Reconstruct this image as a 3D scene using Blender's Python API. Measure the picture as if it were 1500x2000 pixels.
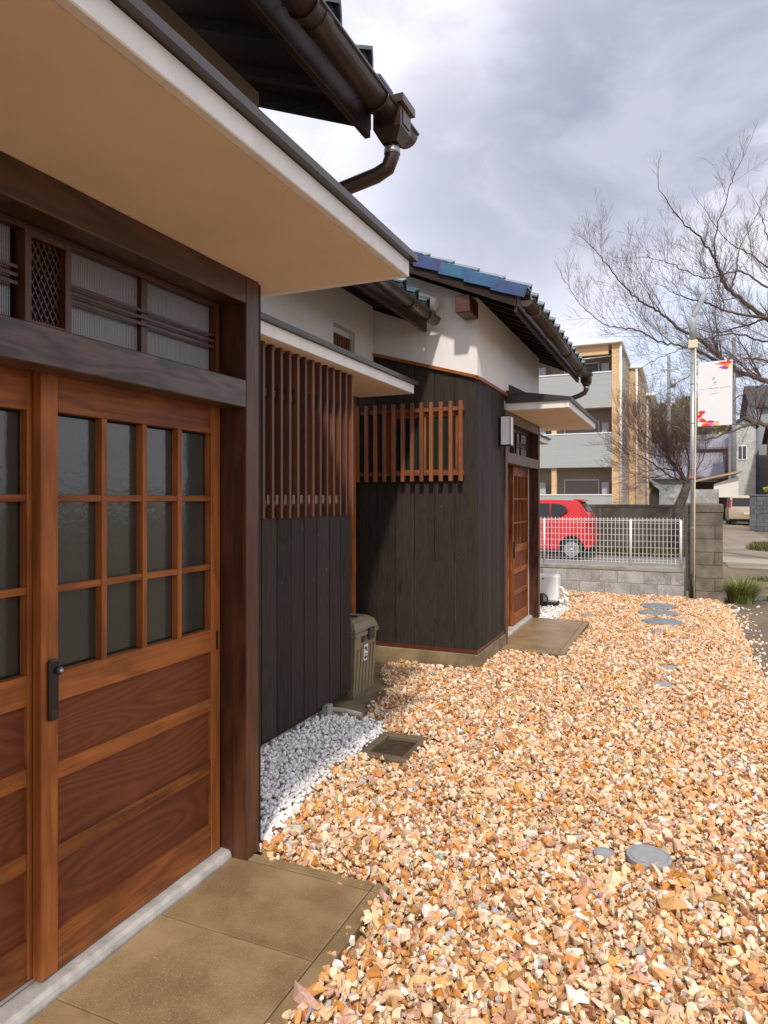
import bpy, bmesh, math, random
import numpy as np
from mathutils import Vector, Matrix
R = math.radians
random.seed(7); rng = np.random.default_rng(11)
sc = bpy.context.scene
for o in list(bpy.data.objects): bpy.data.objects.remove(o)
COL = sc.collection

# ------------------------------------------------------------------ camera
cam = bpy.data.cameras.new('camera'); co = bpy.data.objects.new('camera', cam); COL.objects.link(co)
cam.sensor_fit = 'VERTICAL'; cam.sensor_height = 36; cam.sensor_width = 27
cam.lens = 36 * 1333 / 2000; cam.shift_y = -0.0125
cam.clip_start = 0.05; cam.clip_end = 2000
co.location = (0, 0, 1.55); co.rotation_euler = (R(90), 0, math.atan(580 / 1333))
sc.camera = co
sc.render.resolution_x = 768; sc.render.resolution_y = 1024
# ------------------------------------------------------------------ light
SUNDIR = Vector((-0.36, 1.0, -1.13)).normalized()      # the way the light travels
el = math.asin(-SUNDIR.z); az = math.atan2(-SUNDIR.x, -SUNDIR.y)
sun = bpy.data.lights.new('sun', 'SUN'); so = bpy.data.objects.new('sun', sun); COL.objects.link(so)
sun.energy = 2.15; sun.angle = R(3.0); sun.color = (1.0, 0.93, 0.84)
so.rotation_euler = SUNDIR.to_track_quat('-Z', 'Y').to_euler(); so.location = (3, -6, 12)
w = bpy.data.worlds.new('World'); sc.world = w; w.use_nodes = True
nt = w.node_tree; nt.nodes.clear()
def nn(nt, t, **k):
    n = nt.nodes.new(t)
    for a, b in k.items():
        if hasattr(n, a): setattr(n, a, b)
    return n
def lk(nt, a, b): nt.links.new(a, b)
def ramp(nt, fac, stops, interp='LINEAR'):
    n = nn(nt, 'ShaderNodeValToRGB'); n.color_ramp.interpolation = interp
    e = n.color_ramp.elements
    while len(e) < len(stops): e.new(0.5)
    for i, (p, c) in enumerate(stops):
        e[i].position = p; e[i].color = (*c, 1) if len(c) == 3 else c
    lk(nt, fac, n.inputs[0]); return n.outputs[0]
def mth(nt, op, a, b=None, c=None, clamp=False):
    n = nn(nt, 'ShaderNodeMath', operation=op); n.use_clamp = clamp
    for i, v in enumerate((a, b, c)):
        if v is None: continue
        if isinstance(v, (int, float)): n.inputs[i].default_value = v
        else: lk(nt, v, n.inputs[i])
    return n.outputs[0]
def vmth(nt, op, a, b=None):
    n = nn(nt, 'ShaderNodeVectorMath', operation=op)
    for i, v in enumerate((a, b)):
        if v is None: continue
        if isinstance(v, (tuple, list)): n.inputs[i].default_value = v
        else: lk(nt, v, n.inputs[i])
    return n
def noise(nt, vec, scale, detail=4, rough=.5, dist=0, dim='3D'):
    n = nn(nt, 'ShaderNodeTexNoise'); n.noise_dimensions = dim
    n.inputs['Scale'].default_value = scale; n.inputs['Detail'].default_value = detail
    n.inputs['Roughness'].default_value = rough; n.inputs['Distortion'].default_value = dist
    if vec is not None: lk(nt, vec, n.inputs['Vector'])
    return n.outputs['Fac']
def mixc(nt, fac, a, b, mode='MIX'):
    n = nn(nt, 'ShaderNodeMix', data_type='RGBA', blend_type=mode)
    for i, v in ((0, fac), (6, a), (7, b)):
        if isinstance(v, (int, float)): n.inputs[i].default_value = v
        elif isinstance(v, tuple): n.inputs[i].default_value = (*v[:3], 1)
        else: lk(nt, v, n.inputs[i])
    return n.outputs[2]
tc = nn(nt, 'ShaderNodeTexCoord')
sky = nn(nt, 'ShaderNodeTexSky'); sky.sky_type = 'NISHITA'; sky.sun_disc = False
sky.sun_elevation = el; sky.sun_rotation = az
bg1 = nn(nt, 'ShaderNodeBackground'); bg1.inputs[1].default_value = 0.12; lk(nt, sky.outputs[0], bg1.inputs[0])
gen = tc.outputs['Generated']
sep = nn(nt, 'ShaderNodeSeparateXYZ'); lk(nt, gen, sep.inputs[0])
vv = vmth(nt, 'MULTIPLY', gen, (1.0, 1.0, 1.9)).outputs[0]
big = noise(nt, vv, 2.3, 3, .5, .25)
fine = noise(nt, vv, 5.2, 10, .58, .35)
# one heavier grey bank in the north-north-west sky
def blob(d, lo, hi):
    dt = vmth(nt, 'DOT_PRODUCT', gen, tuple(Vector(d).normalized())).outputs['Value']
    n = nn(nt, 'ShaderNodeMapRange'); n.interpolation_type = 'SMOOTHSTEP'
    n.inputs[1].default_value = lo; n.inputs[2].default_value = hi; lk(nt, dt, n.inputs[0]); return n.outputs[0]
def cloud(d, lo, hi, wob=.05):
    dt = vmth(nt, 'DOT_PRODUCT', gen, tuple(Vector(d).normalized())).outputs['Value']
    dt = mth(nt, 'MULTIPLY_ADD', mth(nt, 'SUBTRACT', fine, .5), wob, dt)
    n = nn(nt, 'ShaderNodeMapRange'); n.interpolation_type = 'SMOOTHSTEP'
    n.inputs[1].default_value = lo; n.inputs[2].default_value = hi; lk(nt, dt, n.inputs[0]); return n.outputs[0]
bank = mth(nt, 'MAXIMUM', cloud((-.098, 1, .534), .976, .996), mth(nt, 'MAXIMUM', mth(nt, 'MULTIPLY', cloud((-.229, 1, .46), .978, .998), .8), cloud((-.006, 1, .56), .984, .996)))
lift = mth(nt, 'ADD', cloud((-.32, 1.0, .68), .975, .999), cloud((.12, 1.0, .42), .985, .999, .03))
f = mth(nt, 'ADD', mth(nt, 'MULTIPLY', big, .50), mth(nt, 'MULTIPLY_ADD', fine, 1.05, -.115))
f = mth(nt, 'ADD', f, mth(nt, 'MULTIPLY_ADD', lift, .03, .02))
cl = ramp(nt, f, [(.40, (.41, .42, .51)), (.52, (.46, .47, .56)), (.62, (.55, .56, .64)), (.72, (.60, .605, .67)), (.84, (.68, .68, .73))])
cl = mixc(nt, mth(nt, 'MULTIPLY', bank, .92), cl, ramp(nt, fine, [(.35, (.215, .225, .30)), (.65, (.34, .35, .43))]))
bg2 = nn(nt, 'ShaderNodeBackground'); bg2.inputs[1].default_value = 1.12; lk(nt, cl, bg2.inputs[0])
cover = mth(nt, 'SUBTRACT', 1.0, mth(nt, 'MULTIPLY', blob((0.02, 1, .16), .985, 1.0), .35))
ms = nn(nt, 'ShaderNodeMixShader'); ms.inputs[0].default_value = .94
lk(nt, mth(nt, 'MULTIPLY', cover, .95), ms.inputs[0])
lk(nt, bg1.outputs[0], ms.inputs[1]); lk(nt, bg2.outputs[0], ms.inputs[2])
wo = nn(nt, 'ShaderNodeOutputWorld'); lk(nt, ms.outputs[0], wo.inputs[0])
vs = sc.view_settings; vs.view_transform = 'Standard'; vs.look = 'None'; vs.exposure = 0.6; vs.gamma = 1; vs.use_curve_mapping = False

# ------------------------------------------------------------------ mesh helpers
class MB:
    def __init__(s): s.v = []; s.f = []; s.sm = []
    def add(s, vs, fs, smooth=False):
        b = len(s.v); s.v += [tuple(p) for p in vs]
        for f in fs: s.f.append([b + i for i in f]); s.sm.append(smooth)
        return s
    def box(s, x0, x1, y0, y1, z0, z1, ch=0.0):
        x0, x1 = min(x0, x1), max(x0, x1); y0, y1 = min(y0, y1), max(y0, y1); z0, z1 = min(z0, z1), max(z0, z1)
        ch = min(ch, (x1-x0)*.3, (y1-y0)*.3, (z1-z0)*.3)
        if ch <= 0:
            return s.add([(x, y, z) for x in (x0, x1) for y in (y0, y1) for z in (z0, z1)],
                [(0,1,3,2),(4,6,7,5),(0,4,5,1),(2,3,7,6),(0,2,6,4),(1,5,7,3)])
        V = []; 
        for i in (0, 1):
            for j in (0, 1):
                for k in (0, 1):
                    X, Y, Z = (x0, x1)[i], (y0, y1)[j], (z0, z1)[k]
                    a, b, c = (ch, -ch)[i], (ch, -ch)[j], (ch, -ch)[k]
                    V += [(X, Y+b, Z+c), (X+a, Y, Z+c), (X+a, Y+b, Z)]
        I = lambda i, j, k, t: (i*4+j*2+k)*3+t
        F = []
        for i in (0, 1):
            F.append((I(i,0,0,0), I(i,0,1,0), I(i,1,1,0), I(i,1,0,0)))
            F.append((I(0,i,0,1), I(0,i,1,1), I(1,i,1,1), I(1,i,0,1)))
            F.append((I(0,0,i,2), I(0,1,i,2), I(1,1,i,2), I(1,0,i,2)))
            for j in (0, 1):
                F.append((I(i,j,0,0), I(i,j,1,0), I(i,j,1,1), I(i,j,0,1)))
                F.append((I(i,0,j,0), I(i,1,j,0), I(i,1,j,2), I(i,0,j,2)))
                F.append((I(0,i,j,1), I(1,i,j,1), I(1,i,j,2), I(0,i,j,2)))
                for k in (0, 1): F.append((I(i,j,k,0), I(i,j,k,1), I(i,j,k,2)))
        return s.add(V, F)
    def prism(s, poly, off):
        n = len(poly); off = Vector(off)
        V = [Vector(p) for p in poly]; V = V + [p + off for p in V]
        return s.add(V, [tuple(range(n)), tuple(range(2*n-1, n-1, -1))] + [(i, (i+1) % n, n+(i+1) % n, n+i) for i in range(n)])
    def ex(s, poly, y0, y1): return s.prism([(x, y0, z) for x, z in poly], (0, y1-y0, 0))      # XZ outline along Y
    def ey(s, poly, x0, x1): return s.prism([(x0, y, z) for y, z in poly], (x1-x0, 0, 0))      # YZ outline along X
    def ez(s, poly, z0, z1): return s.prism([(x, y, z0) for x, y in poly], (0, 0, z1-z0))
    def tube(s, pts, rad, n=8, cap=True, smooth=True, squash=None):
        pts = [Vector(p) for p in pts]; m = len(pts)
        if isinstance(rad, (int, float)): rad = [rad]*m
        V = []; up = None
        for i, p in enumerate(pts):
            t = (pts[min(i+1, m-1)] - pts[max(i-1, 0)]).normalized()
            if up is None:
                up = Vector((0, 0, 1)) if abs(t.z) < .9 else Vector((0, 1, 0))
            a = t.cross(up).normalized(); b = a.cross(t).normalized(); up = b
            for k in range(n):
                an = 2*math.pi*k/n
                V.append(p + a*math.cos(an)*rad[i] + b*math.sin(an)*rad[i])
        F = [(i*n+k, i*n+(k+1) % n, (i+1)*n+(k+1) % n, (i+1)*n+k) for i in range(m-1) for k in range(n)]
        s.add(V, F, smooth)
        if cap:
            b = len(s.v) - len(V)
            s.f.append([b+k for k in range(n)][::-1]); s.sm.append(False)
            s.f.append([b+(m-1)*n+k for k in range(n)]); s.sm.append(False)
        return s
    def lathe(s, prof, c, axis='z', n=24, smooth=True):
        V = []
        for r, h in prof:
            for k in range(n):
                a = 2*math.pi*k/n; u, v = r*math.cos(a), r*math.sin(a)
                V.append({'z': (c[0]+u, c[1]+v, c[2]+h), 'y': (c[0]+u, c[1]+h, c[2]+v), 'x': (c[0]+h, c[1]+u, c[2]+v)}[axis])
        m = len(prof)
        F = [(i*n+k, i*n+(k+1) % n, (i+1)*n+(k+1) % n, (i+1)*n+k) for i in range(m-1) for k in range(n)]
        s.add(V, F, smooth); b = len(s.v)-len(V)
        s.f.append([b+k for k in range(n)]); s.sm.append(False)
        s.f.append([b+(m-1)*n+k for k in range(n)]); s.sm.append(False)
        return s
    def sheet(s, rows, thick, nrm=None):
        """grid of points given a thickness downwards"""
        r = len(rows); c = len(rows[0])
        T = [Vector(p) for row in rows for p in row]; B = [p - Vector(nrm or (0, 0, 1))*thick for p in T]
        n = r*c; F = []
        for i in range(r-1):
            for j in range(c-1):
                a, b, d, e = i*c+j, i*c+j+1, (i+1)*c+j+1, (i+1)*c+j
                F += [(a, b, d, e), (n+a, n+e, n+d, n+b)]
        for j in range(c-1): F += [(j, n+j, n+j+1, j+1), ((r-1)*c+j, (r-1)*c+j+1, n+(r-1)*c+j+1, n+(r-1)*c+j)]
        for i in range(r-1): F += [(i*c, (i+1)*c, n+(i+1)*c, n+i*c), (i*c+c-1, n+i*c+c-1, n+(i+1)*c+c-1, (i+1)*c+c-1)]
        return s.add(T+B, F)
    def mesh(s, name, mat, org=(0, 0, 0)):
        me = bpy.data.meshes.new(name)
        me.from_pydata([(x-org[0], y-org[1], z-org[2]) for x, y, z in s.v], [], s.f)
        me.polygons.foreach_set('use_smooth', s.sm)
        bm = bmesh.new(); bm.from_mesh(me); bmesh.ops.recalc_face_normals(bm, faces=bm.faces); bm.to_mesh(me); bm.free()
        me.materials.append(mat); return me
def worg(o):
    p = Vector((0, 0, 0))
    while o is not None: p += Vector(o.location); o = o.parent
    return p
def link(name, me, parent=None, loc=(0, 0, 0)):
    o = bpy.data.objects.new(name, me); COL.objects.link(o); o.location = loc
    if parent is not None: o.parent = parent
    return o
def part(name, mb, mat, parent, label=None, kind=None):
    o = link(name, mb.mesh(name, mat, worg(parent)), parent)
    if label: o['label'] = label
    if kind: o['kind'] = kind
    return o
def thing(name, label, cat, loc=(0, 0, 0), group=None):
    o = link(name, None, None, loc); o.empty_display_size = .1
    o['label'] = label; o['category'] = cat
    if group: o['group'] = group
    return o
def solo(name, mb, mat, label, cat, loc, group=None):
    o = link(name, mb.mesh(name, mat, loc), None, loc); o['label'] = label; o['category'] = cat
    if group: o['group'] = group
    return o
def struct(name, mb, mat):
    o = link(name, mb.mesh(name, mat)); o['kind'] = 'structure'; return o
B = lambda *a, **k: MB().box(*a, **k)
def rep(name, proto, parent, locs):
    """share one mesh between alike pieces; proto mesh is centred on 0"""
    return [link(name, proto, parent, Vector(l) - worg(parent)) for l in locs]

# ------------------------------------------------------------------ materials
def newmat(name):
    m = bpy.data.materials.new(name); m.use_nodes = True; nt = m.node_tree
    p = nt.nodes['Principled BSDF']; return m, nt, p
def coords(nt, rand=True):
    tc = nn(nt, 'ShaderNodeTexCoord'); v = tc.outputs['Object']
    if rand:
        oi = nn(nt, 'ShaderNodeObjectInfo'); c = nn(nt, 'ShaderNodeCombineXYZ')
        lk(nt, mth(nt, 'MULTIPLY', oi.outputs['Random'], 37.0), c.inputs[0])
        lk(nt, mth(nt, 'MULTIPLY', oi.outputs['Random'], 91.0), c.inputs[1])
        lk(nt, mth(nt, 'MULTIPLY', oi.outputs['Random'], 53.0), c.inputs[2])
        v = vmth(nt, 'ADD', v, c.outputs[0]).outputs[0]; return v, oi.outputs['Random']
    return v, None
def bump(nt, p, h, strength, dist=.01):
    b = nn(nt, 'ShaderNodeBump'); b.inputs['Strength'].default_value = strength; b.inputs['Distance'].default_value = dist
    lk(nt, h, b.inputs['Height']); lk(nt, b.outputs[0], p.inputs['Normal'])
def wood(name, dark, light, axis='z', rough=.45, coat=0.0, rings=.35, streak=.5, vary=.42, bmp=.25, contour=11, knots=0.0, speck=0.0, spec=.5, lows=9.0):
    m, nt, p = newmat(name); v, rnd = coords(nt)
    k = {'x': (.16, 1, 1), 'y': (1, .16, 1), 'z': (1, 1, .16)}[axis]
    g = vmth(nt, 'MULTIPLY', v, k).outputs[0]
    kk = {'x': (.02, 1, 1), 'y': (1, .02, 1), 'z': (1, 1, .02)}[axis]
    g2 = vmth(nt, 'MULTIPLY', v, kk).outputs[0]
    low = noise(nt, g, lows, 2, .5, .2)
    con = mth(nt, 'SINE', mth(nt, 'MULTIPLY', low, contour*6.28))
    con = mth(nt, 'MULTIPLY_ADD', con, .5, .5)
    fib = noise(nt, g2, 110, 3, .6)
    blot = noise(nt, v, 5.5, 4, .6)
    fac = mth(nt, 'ADD', mth(nt, 'MULTIPLY', con, rings), mth(nt, 'MULTIPLY', fib, streak))
    fac = mth(nt, 'ADD', fac, mth(nt, 'MULTIPLY', mth(nt, 'SUBTRACT', blot, .5), .5))
    fac = mth(nt, 'ADD', fac, mth(nt, 'MULTIPLY', mth(nt, 'SUBTRACT', rnd, .5), vary), clamp=True)
    c = mixc(nt, fac, dark, light)
    if knots:
        vo = nn(nt, 'ShaderNodeTexVoronoi'); vo.inputs['Scale'].default_value = 3.0
        lk(nt, vmth(nt, 'MULTIPLY', v, {'x': (.6, 1.6, 1.6), 'y': (1.6, .6, 1.6), 'z': (1.6, 1.6, .6)}[axis]).outputs[0], vo.inputs['Vector'])
        kf = ramp(nt, vo.outputs['Distance'], [(.07, (1, 1, 1)), (.13, (0, 0, 0))])
        c = mixc(nt, mth(nt, 'MULTIPLY', kf, knots), c, tuple(x*.35 for x in dark))
    if speck:
        sp = noise(nt, vmth(nt, 'MULTIPLY', v, {'x': (.3, 1, 1), 'y': (1, .3, 1), 'z': (1, 1, .3)}[axis]).outputs[0], 38, 3, .7)
        c = mixc(nt, ramp(nt, sp, [(.70, (0, 0, 0)), (.76, (speck,)*3)]), c, (.30, .27, .24))
    lk(nt, c, p.inputs['Base Color'])
    lk(nt, mth(nt, 'MULTIPLY_ADD', blot, .08, rough-.04), p.inputs['Roughness'])
    p.inputs['Coat Weight'].default_value = coat; p.inputs['Coat Roughness'].default_value = .22
    p.inputs['Specular IOR Level'].default_value = spec
    bump(nt, p, mth(nt, 'ADD', fib, mth(nt, 'MULTIPLY', con, .4)), bmp, .0015)
    return m
def plain(name, col, rough=.5, *, drip=0, metal=0, var=.12, nscale=6, bmp=.0, bscale=60, coat=0, col2=None, speck=None, sscale=250, rand=0, spec=.5, lo=.35, hi=.65, bd=.002, sth=.62):
    m, nt, p = newmat(name); v, rnd = coords(nt)
    n = noise(nt, v, nscale, 6, .6)
    c2 = col2 or tuple(x*(1-var*2) for x in col)
    fac = ramp(nt, n, [(lo, (0, 0, 0)), (hi, (1, 1, 1))])
    c = mixc(nt, fac, c2, col)
    if speck:
        s = noise(nt, v, sscale, 2, .5)
        c = mixc(nt, ramp(nt, s, [(sth-.03, (0, 0, 0)), (sth+.03, (1, 1, 1))]), c, speck)
    if drip:
        dn = noise(nt, vmth(nt, 'MULTIPLY', v, (9, 9, .7)).outputs[0], 1.6, 5, .65)
        c = mixc(nt, ramp(nt, dn, [(.52, (0, 0, 0)), (.72, (drip,)*3)]), c, tuple(x*.55 for x in col))
    if rand:
        h = nn(nt, 'ShaderNodeHueSaturation'); lk(nt, c, h.inputs['Color'])
        lk(nt, mth(nt, 'MULTIPLY_ADD', rnd, rand, 1-rand/2), h.inputs['Value']); c = h.outputs[0]
    lk(nt, c, p.inputs['Base Color'])
    lk(nt, mth(nt, 'MULTIPLY_ADD', n, .15, rough-.07), p.inputs['Roughness'])
    p.inputs['Metallic'].default_value = metal; p.inputs['Coat Weight'].default_value = coat
    p.inputs['Specular IOR Level'].default_value = spec
    if bmp: bump(nt, p, noise(nt, v, bscale, 5, .65), bmp, bd)
    return m
M = {}
DOORC = ((.080, .021, .006), (.42, .135, .030))
for ax in 'xyz':
    M['door_'+ax] = wood('cedar_door_'+ax, *DOORC, axis=ax, rough=.5, coat=.0, rings=.3, streak=.75, contour=4, lows=12, spec=.3, bmp=.4)
    M['slat_'+ax] = wood('cedar_slat_'+ax, (.10, .030, .012), (.36, .125, .042), axis=ax, rough=.5, rings=.15, streak=.7, vary=.4)
    M['dark_'+ax] = wood('stained_beam_'+ax, (.030, .013, .006), (.105, .046, .024), axis=ax, rough=.38, coat=.2, rings=.5, streak=.5, contour=4, lows=11, knots=.7)
    M['red_'+ax] = wood('redbrown_beam_'+ax, (.045, .013, .006), (.13, .038, .014), axis=ax, rough=.4, coat=.1, rings=.3, streak=.5)
    M['eave_'+ax] = wood('eave_timber_'+ax, (.008, .005, .004), (.038, .021, .013), axis=ax, rough=.7, spec=.25, rings=.3, streak=.6)
M['panel'] = wood('cedar_panel', (.11, .027, .010), (.235, .066, .022), axis='y', rough=.55, rings=.4, streak=.45, contour=36, lows=3.2, vary=.3, bmp=.6, spec=.3)
M['slatd'] = wood('shaded_cedar_slat', (.060, .022, .012), (.235, .090, .042), axis='z', rough=.5, rings=.15, streak=.7, vary=.5)  # darker copy of cedar_slat, the screen's shade put into its colour
M['board'] = wood('charred_board', (.008, .0052, .0037), (.036, .025, .018), axis='z', rough=.7, rings=.35, streak=.75, vary=.6, contour=8, knots=.7, speck=.55, bmp=.6, spec=.35)
M['beamface'] = wood('weathered_lintel', (.035, .022, .018), (.175, .112, .090), axis='y', rough=.42, coat=.15, rings=.4, streak=.45, contour=5, lows=14, knots=.9, bmp=.6)
M['postface'] = M['beamface']
M['plaster'] = plain('white_plaster', (.87, .84, .80), .85, drip=.22, var=.04, nscale=2.5, bmp=.25, bscale=35, bd=.004)
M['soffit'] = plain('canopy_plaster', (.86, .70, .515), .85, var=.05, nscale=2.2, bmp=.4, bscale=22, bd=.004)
M['fascia'] = plain('white_fascia_plaster', (.89, .87, .83), .8, drip=.25, var=.05, nscale=8, bmp=.25, bscale=60)
M['taupe'] = plain('taupe_plaster', (.40, .325, .235), .8, var=.05)
M['cap'] = plain('brown_flashing', (.050, .038, .034), .42, metal=.0, var=.15, coat=.2)
M['copper'] = plain('brown_gutter', (.075, .042, .026), .4, metal=.2, var=.25, nscale=9, coat=.15)
M['black_metal'] = plain('black_metal', (.012, .012, .013), .3, var=.2, coat=.3)
M['slab'] = plain('exposed_aggregate', (.33, .222, .110), .36, col2=(.19, .124, .058), nscale=4, bmp=.35, bscale=260, speck=(.38, .30, .19), sscale=240, bd=.0012, spec=.5, sth=.64)
M['slabedge'] = plain('slab_side', (.155, .110, .065), .7, col2=(.09, .065, .04), nscale=9, bmp=.6, bscale=120)
M['concrete'] = plain('grey_concrete', (.36, .34, .31), .85, col2=(.24, .22, .19), nscale=8, bmp=.5, bscale=90, bd=.003)
M['sill'] = plain('sill_concrete', (.52, .49, .45), .6, col2=(.34, .32, .29), nscale=14, bmp=.5, bscale=80, bd=.003)
M['footing'] = plain('stained_footing', (.30, .215, .115), .85, col2=(.13, .095, .05), nscale=5, bmp=.6, bscale=50, bd=.004)
M['block'] = plain('concrete_block', (.42, .41, .39), .9, col2=(.26, .25, .235), nscale=5, bmp=.7, bscale=120, rand=.35, speck=(.46, .46, .45), sscale=35, bd=.003)
M['pierblock'] = plain('old_block', (.22, .185, .145), .9, col2=(.11, .088, .066), nscale=5, bmp=.7, bscale=90, rand=.3, bd=.003)
M['mortar'] = plain('mortar', (.27, .26, .24), .95)
M['darkblock'] = plain('dark_block', (.13, .13, .145), .9, col2=(.08, .08, .09), rand=.3, bmp=.5)
M['oldwall'] = plain('brown_stained_wall', (.22, .18, .145), .9, col2=(.10, .078, .06), nscale=1.4, bmp=.5, bscale=30)
M['fence'] = plain('white_coated_wire', (.80, .80, .78), .4, var=.02)
M['steel'] = plain('galvanised_steel', (.42, .43, .44), .38, metal=.6, var=.12, nscale=12)
M['cream'] = plain('cream_plastic', (.70, .63, .46), .5, var=.05)
M['white'] = plain('white_plastic', (.80, .80, .79), .35, var=.02)
M['olive'] = plain('olive_plastic', (.25, .20, .12), .42, var=.08, nscale=12, bmp=.1)
M['oliveD'] = plain('dark_latch', (.045, .038, .042), .4)
M['rubber'] = plain('black_rubber', (.015, .015, .016), .55)
M['red'] = plain('red_paint', (.56, .003, .006), .35, var=.02, coat=.5)
M['gold'] = plain('champagne_paint', (.50, .40, .29), .3, var=.03, coat=.8, metal=.3)
M['carglass'] = plain('car_glass', (.02, .022, .024), .06, var=0)
M['rim'] = plain('alloy', (.55, .55, .56), .3, metal=.7)
M['redlens'] = plain('red_lens', (.5, .01, .02), .15, coat=.5)
M['grey'] = plain('grey_plastic_cover', (.34, .35, .36), .7, var=.1, nscale=25, bmp=.2)
M['stone'] = plain('slate_stepping_stone', (.24, .26, .28), .75, col2=(.16, .175, .19), nscale=14, bmp=.5)
M['pvc'] = plain('pvc_pipe', (.60, .54, .44), .45, var=.06)
M['bark'] = plain('cherry_bark', (.17, .13, .105), .85, col2=(.055, .04, .034), nscale=9, bmp=.6, bscale=40, bd=.006)
M['twig'] = plain('bare_twig', (.185, .132, .115), .8, col2=(.11, .075, .065), nscale=3)
M['twig2'] = plain('bare_shrub_twig', (.170, .090, .065), .8, col2=(.09, .05, .04), nscale=3)
M['siding'] = plain('grey_siding', (.42, .43, .42), .8, var=.04)
M['beige'] = plain('beige_wall', (.42, .34, .26), .85, var=.05)
M['shutter'] = plain('taupe_shutter', (.30, .255, .215), .6, var=.04)
M['glassd'] = plain('far_window_glass', (.05, .06, .075), .08, var=0)
def brickmat(name, c1, c2, mort, sx, sy, fac=.6):
    m, nt, p = newmat(name); v, _ = coords(nt, False)
    s = nn(nt, 'ShaderNodeSeparateXYZ'); lk(nt, v, s.inputs[0]); c = nn(nt, 'ShaderNodeCombineXYZ')
    lk(nt, mth(nt, 'ADD', s.outputs[0], s.outputs[1]), c.inputs[0]); lk(nt, s.outputs[2], c.inputs[1])
    b = nn(nt, 'ShaderNodeTexBrick'); lk(nt, c.outputs[0], b.inputs['Vector']); b.inputs['Scale'].default_value = 1
    b.inputs['Brick Width'].default_value = sx; b.inputs['Row Height'].default_value = sy; b.inputs['Mortar Size'].default_value = .008
    b.inputs['Color1'].default_value = (*c1, 1); b.inputs['Color2'].default_value = (*c2, 1); b.inputs['Mortar'].default_value = (*mort, 1)
    lk(nt, b.outputs[0], p.inputs['Base Color']); p.inputs['Roughness'].default_value = .85
    bump(nt, p, b.outputs['Fac'], -.3, .01); return m
M['brick'] = brickmat('yellow_brick_tile', (.74, .50, .27), (.66, .43, .22), (.46, .31, .18), .23, .07)
M['sidingb'] = brickmat('grey_board_siding', (.385, .40, .385), (.355, .37, .36), (.30, .31, .30), 1.6, .10)
def glazed():
    m, nt, p = newmat('glazed_roof_tile'); v, rnd = coords(nt)
    n = noise(nt, v, 9, 4, .6)
    f = mth(nt, 'ADD', mth(nt, 'MULTIPLY', n, .8), mth(nt, 'MULTIPLY', mth(nt, 'SUBTRACT', rnd, .5), .7))
    c = ramp(nt, f, [(.15, (.028, .030, .13)), (.35, (.018, .060, .17)), (.52, (.016, .12, .21)), (.72, (.035, .18, .19))])
    lk(nt, c, p.inputs['Base Color']); p.inputs['Roughness'].default_value = .22; p.inputs['Coat Weight'].default_value = .6
    p.inputs['Coat Roughness'].default_value = .1; bump(nt, p, noise(nt, v, 22, 3), .15, .004); return m
M['tile'] = glazed()
M['tileg'] = plain('grey_green_tile', (.10, .14, .145), .25, col2=(.045, .075, .095), nscale=7, coat=.6, rand=.5)
def glass(name, base, rough, ribs=None, bscale=55, bs=.25, spec=.9, refl_tone=None):
    m, nt, p = newmat(name); v, _ = coords(nt, False)
    p.inputs['Base Color'].default_value = (*base, 1); p.inputs['Roughness'].default_value = rough
    p.inputs['Specular IOR Level'].default_value = spec
    h = noise(nt, v, bscale, 2, .5, .5)
    if refl_tone: lk(nt, mixc(nt, noise(nt, v, 2.2, 3, .55), refl_tone, base), p.inputs['Base Color'])  # patchy tones in the base colour stand in for soft reflections
    if ribs:
        s = nn(nt, 'ShaderNodeSeparateXYZ'); lk(nt, v, s.inputs[0])
        r = mth(nt, 'SINE', mth(nt, 'MULTIPLY', s.outputs[1], ribs))
        h = mth(nt, 'ADD', mth(nt, 'MULTIPLY', h, .8), mth(nt, 'MULTIPLY', r, .5))
    bump(nt, p, h, bs, .003); return m
M['glass'] = glass('hammered_glass', (.060, .060, .047), .14, bscale=38, bs=.2, refl_tone=(.022, .024, .020))
M['glassr'] = glass('ribbed_glass', (.19, .185, .18), .16, ribs=900, bscale=120, bs=.5, spec=.9)
M['glassg'] = plain('green_dark_glass', (.018, .026, .022), .12, var=0)
M['void'] = plain('dark_interior', (.012, .009, .007), .9, var=0)
M['lampglass'] = plain('lamp_panel', (.86, .85, .85), .4, var=.0)
def groundmat():
    m, nt, p = newmat('damp_dirt'); v, _ = coords(nt, False)
    a = noise(nt, v, .8, 6, .6); b = noise(nt, v, 14, 6, .65)
    c = ramp(nt, a, [(.35, (.11, .078, .048)), (.5, (.215, .155, .096)), (.62, (.26, .19, .12))])
    c = mixc(nt, ramp(nt, b, [(.35, (.5,)*3), (.65, (0, 0, 0))]), c, (.09, .075, .055))
    s = noise(nt, v, 130, 2); c = mixc(nt, ramp(nt, s, [(.66, (0,)*3), (.70, (.8,)*3)]), c, (.32, .28, .23))
    lk(nt, c, p.inputs['Base Color']); lk(nt, ramp(nt, a, [(.35, (.45,)*3), (.5, (.9,)*3)]), p.inputs['Roughness'])
    bump(nt, p, noise(nt, v, 45, 7, .7), .8, .02); return m
M['dirt'] = groundmat()
M['asphalt'] = plain('worn_asphalt', (.29, .235, .17), .9, col2=(.18, .14, .10), nscale=1.1, bmp=.5, bscale=120)
M['roadc'] = plain('pale_concrete_road', (.42, .37, .30), .9, col2=(.31, .265, .21), nscale=.9, bmp=.3)
M['lot'] = plain('car_park', (.26, .25, .24), .9, col2=(.18, .172, .16), nscale=1.0, bmp=.3)
M['gravelbed'] = plain('gravel_bed', (.55, .32, .16), .95, col2=(.32, .17, .08), nscale=40, bmp=.8, bscale=60)
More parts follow.
